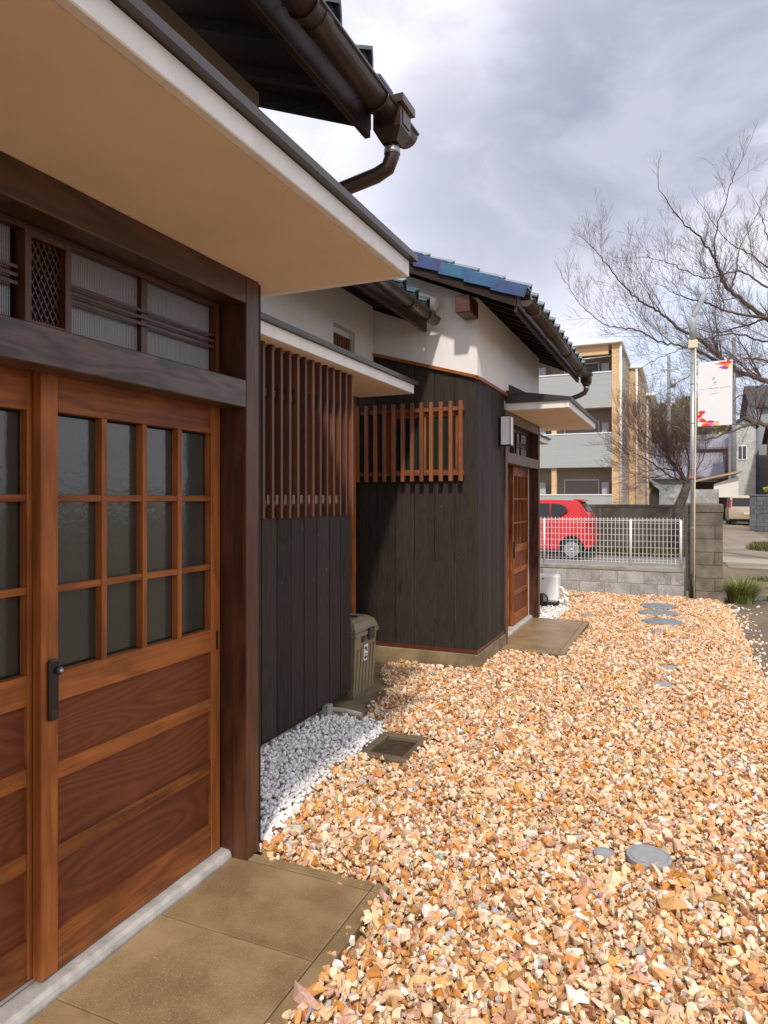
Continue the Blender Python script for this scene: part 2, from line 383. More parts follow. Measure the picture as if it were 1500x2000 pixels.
def attrmat(name, rough=.7, var=.25, ns=120, bs=.35):
    m, nt, p = newmat(name); v, _ = coords(nt, False)
    a = nn(nt, 'ShaderNodeAttribute'); a.attribute_name = 'col'
    n = noise(nt, v, ns, 4, .6)
    h = nn(nt, 'ShaderNodeHueSaturation'); lk(nt, a.outputs['Color'], h.inputs['Color'])
    lk(nt, mth(nt, 'MULTIPLY_ADD', n, var*2, 1-var), h.inputs['Value'])
    lk(nt, h.outputs[0], p.inputs['Base Color']); p.inputs['Roughness'].default_value = rough
    p.inputs['Specular IOR Level'].default_value = .3
    bump(nt, p, noise(nt, v, ns*2, 3), bs, .002); return m
M['gravel'] = attrmat('orange_gravel', .75, .42, 75, .5); M['leaf'] = attrmat('foliage', .6, .1, 5, 0); M['pebble'] = attrmat('white_pebble', .5, .04, 60, .1)

# ------------------------------------------------------------------ numpy scatter of small solids
def rand_rot(n):
    q = rng.normal(size=(n, 4)); q /= np.linalg.norm(q, axis=1)[:, None]
    a, b, c, d = q.T
    return np.stack([1-2*(c*c+d*d), 2*(b*c-a*d), 2*(b*d+a*c), 2*(b*c+a*d), 1-2*(b*b+d*d), 2*(c*d-a*b),
                     2*(b*d-a*c), 2*(c*d+a*b), 1-2*(b*b+c*c)], 1).reshape(n, 3, 3)
def yaw_tilt(n, tilt):
    a = rng.uniform(0, 2*math.pi, n); t = rng.normal(0, tilt, n); u = rng.normal(0, tilt, n)
    Z = np.zeros((n, 3, 3)); ca, sa = np.cos(a), np.sin(a)
    Z[:, 0, 0] = ca; Z[:, 0, 1] = -sa; Z[:, 1, 0] = sa; Z[:, 1, 1] = ca; Z[:, 2, 2] = 1
    X = np.zeros((n, 3, 3)); X[:, 0, 0] = 1; X[:, 1, 1] = np.cos(t); X[:, 1, 2] = -np.sin(t); X[:, 2, 1] = np.sin(t); X[:, 2, 2] = np.cos(t)
    Y = np.zeros((n, 3, 3)); Y[:, 1, 1] = 1; Y[:, 0, 0] = np.cos(u); Y[:, 0, 2] = np.sin(u); Y[:, 2, 0] = -np.sin(u); Y[:, 2, 2] = np.cos(u)
    return X @ Y @ Z
def big_mesh(name, V, T, C, mat, smooth=False):
    me = bpy.data.meshes.new(name); nv, nf = len(V), len(T)
    me.vertices.add(nv); me.vertices.foreach_set('co', V.astype(np.float32).ravel())
    me.loops.add(nf*3); me.loops.foreach_set('vertex_index', T.astype(np.int32).ravel())
    me.polygons.add(nf); me.polygons.foreach_set('loop_start', np.arange(0, nf*3, 3, dtype=np.int32))
    me.polygons.foreach_set('use_smooth', np.full(nf, smooth))
    me.update(calc_edges=True); me.validate()
    at = me.color_attributes.new('col', 'FLOAT_COLOR', 'POINT')
    at.data.foreach_set('color', np.concatenate([C, np.ones((nv, 1))], 1).astype(np.float32).ravel())
    me.materials.append(mat); return me
def protos(k, flat, npts=9):
    out = []
    for i in range(k):
        r = np.random.default_rng(100+i); bm = bmesh.new(); sx, sy, sz = r.uniform(1.0, 1.45), r.uniform(.62, .95), flat*r.uniform(.8, 1.2)
        for j in range(npts+r.integers(0, 4)):
            p = r.normal(size=3); p /= np.linalg.norm(p); p *= r.uniform(.8, 1.1); bm.verts.new((p[0]*sx, p[1]*sy, p[2]*sz))
        h = bmesh.ops.convex_hull(bm, input=bm.verts)
        bmesh.ops.delete(bm, geom=list({e for e in h['geom_interior'] + h['geom_unused'] if isinstance(e, bmesh.types.BMVert)}), context='VERTS')
        bmesh.ops.triangulate(bm, faces=bm.faces); bmesh.ops.recalc_face_normals(bm, faces=bm.faces)
        bm.verts.index_update()
        out.append((np.array([v.co[:] for v in bm.verts]), np.array([[v.index for v in f.verts] for f in bm.faces]))); bm.free()
    return out
def pebble_protos(k, sub=2):
    out = []
    for i in range(k):
        r = np.random.default_rng(300+i); bm = bmesh.new(); bmesh.ops.create_icosphere(bm, subdivisions=sub, radius=1)
        bm.verts.index_update(); V = np.array([v.co[:] for v in bm.verts]); F = np.array([[v.index for v in f.verts] for f in bm.faces]); bm.free()
        for q in range(3):
            d = r.normal(size=3); d /= np.linalg.norm(d); V += d*np.clip(V@d, 0, 1)[:, None]**2*r.uniform(-.35, .3)
        V *= np.array([1, r.uniform(.7, .95), r.uniform(.55, .8)]); out.append((V, F))
    return out
def scatter(pr, P, S, Rm, Cs):
    ids = rng.integers(0, len(pr), len(P)); VV, TT, CC = [], [], []; base = 0
    for k, (pv, pf) in enumerate(pr):
        s = np.where(ids == k)[0]
        if not len(s): continue
        v = np.einsum('nij,vj->nvi', Rm[s], pv)*S[s][:, None, None] + P[s][:, None, :]
        m = len(pv); f = pf[None]+(base+np.arange(len(s))*m)[:, None, None]
        VV.append(v.reshape(-1, 3)); TT.append(f.reshape(-1, 3)); CC.append(np.repeat(Cs[s], m, 0)); base += m*len(s)
    return np.concatenate(VV), np.concatenate(TT), np.concatenate(CC)
def inpoly(x, y, poly):
    ins = np.zeros(len(x), bool); n = len(poly)
    for i in range(n):
        x0, y0 = poly[i]; x1, y1 = poly[(i+1) % n]
        c = ((y0 > y) != (y1 > y)) & (x < (x1-x0)*(y-y0)/((y1-y0) or 1e-9)+x0); ins ^= c
    return ins

# ================================================================== GROUND
struct('ground', MB().add([(-900, -60, -.03), (900, -60, -.03), (900, 1500, -.03), (-900, 1500, -.03)], [(0, 1, 2, 3)]), M['dirt'])
GL = lambda y: .066*max(0, min(1, (9-y)/2.8))
struct('gravel_bed', MB().prism([(-3.3, -2, GL(-2)-.004), (-3.3, 6.2, GL(6.2)-.004), (-3.3, 9, -.004), (-3.3, 11.62, -.004), (-3.3, 11.62, -.028), (-3.3, -2, -.028)], (3.86, 0, 0)), M['gravelbed'])
struct('car_park_ground', MB().ez([(-14, 11.93), (.3, 11.93), (.3, 21), (-14, 21)], -.026, .0), M['lot'])
struct('lane', MB().ez([(1.0, 17.5), (16, 15.2), (16, 20.5), (3.0, 22.0), (3.6, 60), (.9, 60)], -.026, -.012), M['asphalt'])
struct('concrete_strip', MB().ez([(.8, 18.8), (15, 16.6), (15, 18.0), (.8, 20.4)], -.008, -.002), M['roadc'])
def puddle(name, cx, cy, a, b, seed):
    r = random.Random(seed); pts = []
    for k in range(18):
        t = 2*math.pi*k/18; q = r.uniform(.7, 1.15); pts.append((cx+a*q*math.cos(t), cy+b*q*math.sin(t)))
    o = struct(name, MB().ez(pts, -.029, -.022), M['water']); return o
mw, ntw, pw = newmat('puddle_water'); pw.inputs['Base Color'].default_value = (.035, .030, .024, 1); pw.inputs['Roughness'].default_value = .04
M['water'] = mw
puddle('puddle', 1.25, 12.3, .38, .35, 1); puddle('puddle', .98, 13.6, .22, .5, 2); puddle('puddle', 1.9, 14.0, .5, .45, 3)

G_POLY = [(-1.0, -1.5), (-1.0, 2.36), (-1.60, 2.40), (-1.63, 2.62), (-1.68, 2.9), (-1.71, 3.22), (-1.69, 3.5), (-1.40, 3.45), (-1.35, 3.95), (-1.71, 3.96),
          (-1.89, 4.11), (-1.97, 4.24), (-2.06, 4.93), (-2.17, 5.04), (-2.38, 5.4), (-2.36, 5.66), (-1.61, 5.68), (-1.60, 6.5), (-1.0, 6.5), (-1.0, 8.42),
          (-1.44, 8.5), (-1.42, 9.6), (-1.60, 10.9), (-1.9, 11.58), (.10, 11.6), (.12, 11.45), (.50, 11.4), (.63, 10.6), (.64, 8.8), (.60, 6.0), (.62, -1.5)]
W_POLY = [(-2.55, 2.44), (-1.60, 2.44), (-1.63, 2.62), (-1.69, 2.9), (-1.73, 3.22), (-1.70, 3.5), (-1.73, 3.96), (-1.90, 4.1), (-2.15, 4.05), (-2.45, 3.9)]
W2_POLY = [(-1.60, 8.52), (-1.46, 8.5), (-1.42, 9.6), (-1.58, 10.7), (-2.3, 10.9), (-2.3, 9.2), (-1.75, 9.2)]
GRATE = (-1.555, 3.73)
def field(poly, dens, wob=.03):
    xs = [p[0] for p in poly]; ys = [p[1] for p in poly]
    n = int((max(xs)-min(xs))*(max(ys)-min(ys))*dens)
    x = rng.uniform(min(xs), max(xs), n); y = rng.uniform(min(ys), max(ys), n)
    m = inpoly(x+rng.normal(0, wob, n), y+rng.normal(0, wob, n), poly); return x[m], y[m]
PAL = np.array([(.70, .36, .13), (.76, .52, .30), (.82, .67, .48), (.84, .79, .70), (.66, .38, .27), (.40, .20, .09), (.46, .47, .47), (.58, .23, .06), (.84, .68, .42), (.74, .52, .36)])
PW = np.array([.20, .23, .15, .09, .06, .06, .025, .09, .09, .10])
HOLES = [(-.291, 2.95, .055), (-.12, 2.97, .10), (-.30, 10.4, .25), (-.28, 9.80, .26), (-.20, 9.10, .26), (-.242, 8.4, .10), (-.097, 6.43, .10), (-.126, 5.81, .10), (-1.12, 9.27, .10), (-.36, 11.2, .09), (-1.47, 11.03, .12)]
def holes(x, y, extra=0.0):
    k = np.ones(len(x), bool)
    for hx, hy, hr in HOLES: k &= (x-hx)**2+(y-hy)**2 > (hr+extra)**2
    k &= ~((x-GRATE[0] < .15) & (x-GRATE[0] > -.15) & (y-GRATE[1] < .19) & (y-GRATE[1] > -.155))
    return k
def stones(polyg, dens, smin, smax, zhi):
    x, y = field(polyg, dens); k = holes(x, y); x, y = x[k], y[k]; n = len(x)
    S = np.clip(rng.lognormal(math.log((smin+smax)/2), .36, n), smin*.6, smax*1.7)
    lump = .012*np.sin(x*3.1+1)*np.sin(y*2.3)+.008*np.sin(x*9+y*7)
    z = rng.uniform(.0, zhi, n)+lump*.6
    z = np.where(x > .5, z*.5, z)+.066*np.clip((9-y)/2.8, 0, 1)
    C = PAL[rng.choice(len(PAL), n, p=PW/PW.sum())]*rng.uniform(.88, 1.08, (n, 1)); C = C*.90+np.array([.64, .40, .20])*.04; C += rng.normal(0, .015, (n, 3))
    return np.stack([x, y, z], 1), S, np.clip(C, .02, .86)
pr = protos(36, .86)
P, S, C = stones(G_POLY, 3950, .0095, .0162, .036)
big = rng.random(len(P)) < .05; S[big] *= 1.5
V, T, CC = scatter(pr, P, S, yaw_tilt(len(P), .7), C)
o = link('gravel', big_mesh('gravel', V, T, CC, M['gravel'])); o['kind'] = 'stuff'; o['label'] = 'orange and cream crushed stone gravel covering the yard'; o['category'] = 'gravel'
# strays on the dirt beside the bed
n = 420; y = rng.uniform(3, 11.4, n); x = .62+rng.exponential(.10, n); s = (x < 1.6)
x, y = x[s], y[s]; P = np.stack([x, y, np.full(len(x), -.02)], 1)
C = PAL[rng.choice([2, 3, 1, 9], len(x))]; V, T, CC = scatter(pr, P, rng.uniform(.010, .022, len(x)), yaw_tilt(len(x), .3), C)
o = link('loose_stones', big_mesh('loose_stones', V, T, CC, M['gravel'])); o['kind'] = 'stuff'; o['label'] = 'pale stones strewn on the dirt past the gravel edge'; o['category'] = 'gravel'
pp = pebble_protos(14)
for poly, dens, lab, sub in ((W_POLY, 5600, 'rounded white pebbles heaped along the dark board wall', pp), (W2_POLY, 2200, 'small patch of white pebbles under the white machine', pebble_protos(8, 1))):
    x, y = field(poly, dens, .02); k = holes(x, y); x, y = x[k], y[k]; n = len(x)
    z = rng.uniform(.0, .045, n)+.066*np.clip((9-y)/2.8, 0, 1); g = rng.uniform(.82, .93, n)
    C = np.stack([g, g*.975, g*.94], 1)
    V, T, CC = scatter(sub, np.stack([x, y, z], 1), rng.uniform(.009, .0155, n), rand_rot(n), C)
    o = link('white_pebbles', big_mesh('white_pebbles', V, T, CC, M['pebble'], True)); o['kind'] = 'stuff'; o['label'] = lab; o['category'] = 'pebbles'

# ================================================================== SHARED HOUSE PARTS
def door(house, x, y0, y1, dy, outer):
    """one sliding glazed door; x = front face"""
    d = part('sliding_door', B(x-.0395, x-.0375, y0+dy+.03, y1+dy-.03, .15, 1.93), M['void'], house,
             'outer sliding door leaf with black pull handle' if outer else 'inner sliding door leaf tucked behind the other')
    X0 = x-.036
    ys = [y0+.060, y1-.056]
    for a, b in ((y0, ys[0]), (ys[1], y1)): part('stile', B(X0, x, a+dy, b+dy, .135, 1.945, ch=.0025), M['door_z'], d)
    for z0, z1 in ((.135, .255), (.942, 1.031), (1.812, 1.945)): part('rail', B(X0+.002, x-.0015, ys[0]+dy, ys[1]+dy, z0, z1, ch=.0015), M['door_y'], d)
    for z0, z1 in ((.458, .508), (.706, .757)): part('rail', B(x-.02, x-.003, ys[0]+dy, ys[1]+dy, z0, z1, ch=.002), M['door_y'], d)
    for z0, z1 in ((.255, .458), (.508, .706), (.757, .942)): part('panel', B(x-.026, x-.015, ys[0]+dy, ys[1]+dy, z0, z1), M['panel'], d)
    wd = (ys[1]-ys[0])/4; rows = [1.031, 1.280, 1.553, 1.812]
    for i in range(4):
        for j in range(3):
            part('pane', B(x-.0370, x-.0340, ys[0]+i*wd+.008+dy, ys[0]+(i+1)*wd-.008+dy, rows[j]+.008, rows[j+1]-.008), M['glass'], d)
    for i in (1, 2, 3): part('muntin', B(x-.0336, x-.003, ys[0]+i*wd-.011+dy, ys[0]+i*wd+.011+dy, 1.031, 1.812, ch=.0015), M['door_z'], d)
    for z in rows[1:3]:
        for i in range(4):
            part('muntin', B(x-.0336, x-.0055, ys[0]+i*wd+(.011 if i else 0)+dy, ys[0]+(i+1)*wd-(.011 if i < 3 else 0)+dy, z-.011, z+.011, ch=.0015), M['door_y'], d)
    if outer:
        h = MB().box(x+.0005, x+.018, y0+.016+dy, y0+.050+dy, .895, 1.075, ch=.006)
        h.lathe([(.0, 0), (.013, 0), (.013, .024), (.010, .027), (.0, .027)], (x+.002, y0+.044+dy, 1.042), 'x', 16)
        part('handle', h, M['black_metal'], d)
        part('lock_cylinder', MB().lathe([(.0, 0), (.0065, 0), (.0065, .004), (0, .004)], (x+.029, y0+.044+dy, 1.042), 'x', 12), M['rim'], d)
        part('keyhole_plate', B(x+.0004, x+.002, y1-.028+dy, y1-.016+dy, .945, 1.02, ch=.0008), M['black_metal'], d)
    return d

def transom(house, dy):
    X = -1.70
    t = part('transom_window', B(X-.06, X-.05, .68+dy, 2.285+dy, 2.03, 2.335), M['void'], house)
    for a, b in ((.68, .70), (2.225, 2.25)): part('frame', B(X-.04, X, a+dy, b+dy, 2.031, 2.334), M['red_z'], t)
    part('frame', B(X-.04, X-.002, .70+dy, 2.225+dy, 2.315, 2.334), M['red_y'], t)
    # carved lozenge vent
    a, b, z0, z1 = 1.355, 1.512, 2.045, 2.312
    l = part('lattice_vent', MB().box(X-.03, X+.012, a+dy, a+.02+dy, z0, z1).box(X-.03, X+.012, b-.02+dy, b+dy, z0, z1)
             .box(X-.03, X+.010, a+.02+dy, b-.02+dy, z0, z0+.014).box(X-.03, X+.010, a+.02+dy, b-.02+dy, z1-.016, z1), M['red_z'], house)
    part('back_panel', B(X-.028, X-.02, a+.02+dy, b-.02+dy, z0+.014, z1-.016), M['void'], l)
    mb = MB(); ya, yb, za, zb = a+.02+dy, b-.02+dy, z0+.014, z1-.016
    for sgn, xo in ((1, 0), (-1, .003)):
        for k in range(-8, 14):
            # line z = sgn*1.9*(y-ya)+c clipped to the opening
            c = za+k*.038; pts = []
            for yy in np.linspace(ya, yb, 30):
                zzz = (c+1.9*(yy-ya)) if sgn > 0 else (c+1.9*(yb-yy))
                if za <= zzz <= zb: pts.append((yy, zzz))
            if len(pts) > 1:
                (p0, q0), (p1, q1) = pts[0], pts[-1]; t_ = .0022
                mb.prism([(X-.012+xo, p0-t_, q0), (X-.012+xo, p0+t_, q0), (X-.012+xo, p1+t_, q1), (X-.012+xo, p1-t_, q1)], (.0025, 0, 0))
    part('lattice', mb, M['red_z'], l)
    for ya, yb in ((.72, 1.0), (1.03, 1.34), (1.518, 1.83), (1.86, 2.222)):
        part('pane', B(X-.034, X-.031, ya+dy, yb+dy, 2.033, 2.315), M['glassr'], t)
    for ya, yb in ((1.0, 1.03), (1.83, 1.86)): part('mullion', B(X-.04, X-.012, ya+dy, yb+dy, 2.032, 2.315), M['red_z'], t)
    for z in (2.155, 2.178, 2.201):
        for ya, yb in ((.72, 1.345), (1.518, 2.224)): part('bar', B(X-.011, X-.004, ya+dy, yb+dy, z-.005, z+.005), M['red_y'], t)

def entrance(house, dy):
    door(house, -1.715, 1.43, 2.275, dy, True)
    door(house, -1.757, .685, 1.475, dy, False)
    transom(house, dy)
    for a, b in ((.585, .68), (2.287, 2.375)):
        part('post', B(-1.80, -1.596, a+dy, b+dy, .10, 2.443, ch=.003), M['postz'], house)
    part('lintel_beam', B(-1.705, -1.5975, .68+dy, 2.287+dy, 1.918, 2.026, ch=.003), M['beamface'], house)
    part('door_head', B(-1.80, -1.706, .68+dy, 2.287+dy, 1.946, 2.030), M['door_y'], house)
    part('head_beam', B(-1.80, -1.5975, .68+dy, 2.287+dy, 2.336, 2.443, ch=.003), M['dark_y'], house)
    s = MB(); s.ex([(-1.80, .0), (-1.668, .0), (-1.668, .106), (-1.672, .120), (-1.684, .130), (-1.80, .132)], .68+dy, 2.295+dy)
    part('door_sill', s, M['sill'], house)
    part('door_track', B(-1.745, -1.7405, .69+dy, 2.28+dy, .1325, .1335), M['rim'], house)
    part('inner_wall', B(-2.02, -2.0, .4+dy, 2.4+dy, 0, 2.6), M['void'], house)
M['postz'] = wood('weathered_post', (.028, .009, .004), (.125, .044, .018), axis='z', rough=.45, coat=.12, rings=.4, streak=.7, contour=4, lows=12, knots=.6, spec=.4, bmp=.4)

def canopy(house, y0, y1, xo, xi, z, th=.066, name='canopy', capz=.026):
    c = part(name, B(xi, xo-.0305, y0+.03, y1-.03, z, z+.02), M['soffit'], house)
    f = MB().ez([(xi, y0), (xo, y0), (xo, y1), (xi, y1)], z+.001, z+th)
    c2 = MB().box(xo-.03, xo, y0, y1, z+.001, z+th, ch=.003).box(xi, xo-.0305, y0, y0+.0295, z+.001, z+th).box(xi, xo-.0305, y1-.0295, y1, z+.001, z+th)
    part('fascia', c2, M['fascia'], c)
    rise = .10
    cp = MB().prism([(xo+.028, y0-.025, z+th+.001), (xo+.028, y0-.025, z+th+capz), (xi, y0-.025, z+th+capz+rise), (xi, y0-.025, z+th+.001)], (0, y1-y0+.05, 0))
    part('roof_sheet', cp, M['cap'], c)
    return c

def tilemesh():
    """one pantile, 0.27 across (Y), 0.27 down the slope (X), built flat"""
    mb = MB(); rows = []
    for i in range(3):
        x = -.27+i*.15; zt = .012*i
        row = []
        for j in range(11):
            y = j/10*.285; u = y/.27
            z = .058*math.exp(-((u-.22)/.15)**2)+.012*(abs(u-.75)/.4)**2
            row.append((x, y, z+zt))
        rows.append(row)
    mb.sheet(rows, .014); return mb
def roof(house, y0, y1, xe, zf, xr, slope, near, far, matt, cap_eave=True, rows_n=9, rafter=.30, verge_tiles=True, fz=(.15, .0), name='roof'):
    """zf = rafter underside at the eave edge xe; ridge at xr"""
    zu = lambda x: zf+slope*(xe-x)
    r = part(name, MB().ex([(xe, zu(xe)+.045), (xr, zu(xr)+.045), (xr, zu(xr)+.062), (xe, zu(xe)+.062)], y0, y1), M['eave_y'], house)
    ys = np.arange(y0+.12, y1-.08, rafter)
    rm = MB().ex([(xe-.02, zu(xe-.02)), (xr, zu(xr)), (xr, zu(xr)+.0445), (xe-.02, zu(xe-.02)+.0445)], -.022, .022)
    me = rm.mesh('rafter', M['eave_x'])
    rep('rafter', me, r, [(0, y, 0) for y in ys])
    part('eave_fascia', B(xe, xe+.028, y0, y1, zf-.085, zf+.062, ch=.003), M['eave2'], r)
    for on, ya, yb in ((near, y0-.022, y0), (far, y1, y1+.022)):
        if on: part('bargeboard', MB().ex([(xe+.02, zu(xe+.02)-.03), (xr, zu(xr)-.03), (xr, zu(xr)+.065), (xe+.02, zu(xe+.02)+.065)], ya, yb), M['eave_x'], r)
    # tiles
    tm = tilemesh().mesh('tile', matt); ang = math.atan(slope)
    ncol = int((y1-y0)/.27); st = (y1-y0)/ncol; down = .235
    for i in range(rows_n):
        for j in range(ncol):
            x = xe+.07-i*down*math.cos(ang); z = zu(x)+.092
            o = link('tile', tm, r, Vector((x, y0+j*st, z))-worg(r)); o.rotation_euler = (random.uniform(-.004, .004), ang, 0)
    if cap_eave:
        em = MB().lathe([(0, 0), (.030, 0), (.038, .006), (.038, .05), (0, .05)], (0, 0, 0), 'x', 14).mesh('eave_tile_end', matt)
        for j in range(ncol):
            o = link('eave_tile_end', em, r, Vector((xe+.055, y0+j*st+.06, zu(xe+.05)+.128))-worg(r))
    if verge_tiles:
        for on, yy, sg in ((near, y0-.03, 1), (far, y1+.03, -1)):
            if not on: continue
            mb = MB()
            mb.box(-.275, .02, 0 if sg > 0 else -.13, .13 if sg > 0 else 0, .030, .052, ch=.006)
            mb.box(-.272, .018, -.016 if sg > 0 else 0, 0 if sg > 0 else .016, -.050, .052, ch=.006)
            vm = mb.mesh('verge_tile', M['tile'])
            for i in range(rows_n+1):
                x = xe+.085-i*.24*math.cos(ang); z = zu(x)+.105
                o = link('verge_tile', vm, r, Vector((x, yy, z))-worg(r)); o.rotation_euler = (random.uniform(-.01, .01), ang-.075, random.uniform(-.012, .012))
    return r
M['eave2'] = wood('eave_fascia_board', (.016, .006, .004), (.065, .024, .014), axis='y', rough=.5, rings=.2, streak=.5, coat=.0)

def gutter(house, x, z, y0, y1, hang=(), rad=.054, mat=None):
    mb = MB(); n = 10; rows = []
    prof = [(x+rad*math.cos(a), z+rad*math.sin(a)) for a in np.linspace(math.pi, 2*math.pi, n+1)]
    V = []; F = []
    for yy in (y0, y1):
        V += [(px, yy, pz) for px, pz in prof]+[(x+(px-x)*.93, yy, z+(pz-z)*.93) for px, pz in prof]
    m = n+1
    for k in range(n):
        F += [(k, k+1, 2*m+k+1, 2*m+k), (m+k, 3*m+k, 3*m+k+1, m+k+1)]
        F += [(k, m+k, m+k+1, k+1), (2*m+k, 2*m+k+1, 3*m+k+1, 3*m+k)]
    F += [(0, 2*m, 3*m, m), (m-1, 2*m-1, 4*m-1, 3*m-1)]
    mb.add(V, F, True)
    mb.tube([(x+rad, y0, z), (x+rad, y1, z)], .007, 8)
    # end stops
    for yy, s in ((y0, 1), (y1, -1)): mb.prism([(px, yy, pz) for px, pz in prof], (0, .003*s, 0))
    g = part('gutter', mb, mat or M['copper'], house)
    for yy in hang:
        b = MB()
        b.tube([(x+(rad+.004)*math.cos(a), yy, z+(rad+.004)*math.sin(a)) for a in np.linspace(math.pi, 2*math.pi, 12)], .0045, 6)
        b.tube([(x-rad-.004, yy, z), (x-rad-.03, yy, z+.01)], .003, 5)
        part('gutter_bracket', b, M['copper'], g)
    for yy in [y for i, y in enumerate(hang) if i % 2 == 0]:
        j = MB(); rr = rad+.002
        pts = [(x+rr*math.cos(a), yy+.06, z+rr*math.sin(a)) for a in np.linspace(math.pi, 2*math.pi, 10)]
        V = pts+[(p[0], p[1]+.05, p[2]) for p in pts]
        j.add(V, [(k, k+1, 10+k+1, 10+k) for k in range(9)], True); part('gutter_joint', j, M['copper'], g)
    return g
def hopper(house, x, y, z, drop, sx=.062):
    h = MB()
    def ring(cx, cy, a, b, zz): return [(cx-a, cy-b, zz), (cx+a, cy-b, zz), (cx+a, cy+b, zz), (cx-a, cy+b, zz)]
    L = [(sx*1.25, sx*1.15, .045), (sx*1.25, sx*1.15, .012), (sx, sx*.95, .008), (sx, sx*.95, -.075), (sx*.55, sx*.55, -.125)]
    V = []
    for a, b, zz in L: V += ring(x, y, a, b, z+zz)
    F = [(i*4+k, i*4+(k+1) % 4, (i+1)*4+(k+1) % 4, (i+1)*4+k) for i in range(len(L)-1) for k in range(4)]+[(0, 1, 2, 3), (16, 17, 18, 19)]
    h.add(V, F)
    h.box(x-sx*.6, x+sx*.6, y-sx*.95-.004, y-sx*.95-.0005, z-.06, z-.005)
    h.box(x+sx+.0005, x+sx+.004, y-sx*.6, y+sx*.6, z-.06, z-.005)
    hh = part('rain_hopper', h, M['copper'], house)
    d = part('downpipe', MB().tube(drop, .032, 12), M['copper'], house)
    p0 = Vector(drop[0]); part('pipe_collar', MB().tube([p0+Vector((0, 0, -.02)), p0+Vector((0, 0, -.045))], .0345, 12), M['steel'], d)

def planks(parent, axis, a0, a1, pos, z0, ztop, wd=.172, th=.013, mat=None, start=None):
    """vertical boards; axis 'y': on plane X=pos running along Y; axis 'x': plane Y=pos running along X"""
    a = a0; i = 0
    while a < a1-.01:
        b = min(a+wd+(random.uniform(-.004, .004)), a1)
        if a1-b < .04: b = a1
        pr_ = random.uniform(0, .002)
        za, zb = ztop(a), ztop(b)
        mb = MB()
        if axis == 'y': mb.ey([(a+.003, z0), (b-.003, z0), (b-.003, zb), (a+.003, za)], pos-th, pos+pr_)
        else: mb.ex([(a+.003, z0), (b-.003, z0), (b-.003, zb), (a+.003, za)], pos-pr_, pos+th)
        part('board', mb, mat or M['board'], parent); a = b; i += 1

# ================================================================== NEAR HOUSE
H1 = thing('wooden_house', 'near entrance house with orange wooden sliding doors under a deep white-edged canopy', 'house', (-1.7, 1.5, 0))
entrance(H1, 0)
part('side_post', B(-1.80, -1.612, 2.3755, 2.412, .03, 2.443), M['board'], H1)
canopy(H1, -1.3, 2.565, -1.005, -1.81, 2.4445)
part('upper_wall', B(-1.80, -1.62, -1.3, 2.41, 2.67, 3.25), M['taupe'], H1)
part('corner_post', B(-1.80, -1.61, 2.412, 2.56, 2.64, 3.16), M['eave_z'], H1)
part('gable_wall', MB().ex([(-4.2, 0), (-1.81, 0), (-1.81, 3.22), (-3.4, 3.85), (-4.2, 3.5)], 2.45, 2.55), M['plaster'], H1)
part('side_wall', MB().box(-1.79, -1.66, -1.3, .583, 0, 2.44), M['board'], H1)
roof(H1, -2.0, 2.655, -1.245, 3.18, -3.6, .40, False, True, M['tileg'], rows_n=10, rafter=.31)
gutter(H1, -1.125, 3.17, -2.0, 2.84, hang=(.35, 1.15, 1.93, 2.50))
hopper(H1, -1.12, 2.66, 3.17, [(-1.12, 2.66, 3.05), (-1.12, 2.66, 3.00), (-1.14, 2.66, 2.955), (-1.19, 2.655, 2.93), (-1.62, 2.60, 2.82), (-1.66, 2.60, 2.79), (-1.66, 2.60, 2.60)])
# ---- boarded bay and middle wing, same building line but its own roof
H2 = thing('wooden_wing', 'middle wing with tall vertical wooden slats above dark boards and white upper wall', 'house', (-2.5, 4.2, 0))
BX = -2.185
ZK = lambda z: 1.55+(z-1.55)*.95
part('bay_core', B(-2.75, BX-.05, 2.56, 4.41, .19, 2.43), M['void'], H2)
ys = [2.42, 2.59, 2.765, 2.935, 3.105, 3.28, 3.45, 3.621, 3.791, 3.954, 4.128, 4.307, 4.482, 4.652]
ys = [y*.95 for y in ys]
for a, b in zip(ys[:-1], ys[1:]):
    part('board', MB().box(BX-.014, BX+random.uniform(-.001, .0015), a+.0032, b-.0032, .172, 1.444, ch=.0012), M['board'], H2)
part('board', MB().box(-2.75, BX-.015, 4.420, 4.432, .172, 2.44), M['board'], H2)
part('base_rail', B(BX-.05, BX-.016, 2.42, 4.415, .14, .21), M['eave_y'], H2)
lat = part('slat_screen', B(BX-.049, BX-.046, 2.56, 4.415, 1.446, 2.443), M['void'], H2)
part('backing_panel', B(BX-.0455, BX-.038, 3.7, 4.415, 1.448, 2.443), M['red_z'], lat)
for z in (1.50, 2.15): part('rail', B(BX-.037, BX-.012, 2.5, 4.415, z, z+.04), M['slat_y'], lat)
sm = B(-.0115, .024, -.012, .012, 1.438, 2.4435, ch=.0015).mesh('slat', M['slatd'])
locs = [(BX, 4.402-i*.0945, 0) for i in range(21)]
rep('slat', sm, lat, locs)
cm = MB().box(-.0095, .004, -.0026, 0, 0, .055).mesh('clip', M['pvc']); cm2 = MB().box(-.0095, .006, -.0026, 0, 0, .085).mesh('clip', M['cap'])
rep('clip', cm, lat, [(BX, y-.0125, 1.52) for _, y, _ in locs[2:]]); rep('clip', cm2, lat, [(BX, y-.0125, 2.14) for _, y, _ in locs[2:]])
canopy(H2, 2.58, 5.42, -2.08, -2.595, 2.4445, th=.075, capz=.03)
part('door_post', B(-2.66, -2.585, 5.26, 5.33, .05, 2.44), M['door_z'], H2)
part('recess_wall', B(-3.4, -3.25, 4.44, 5.71, 0, 2.44), M['board'], H2)
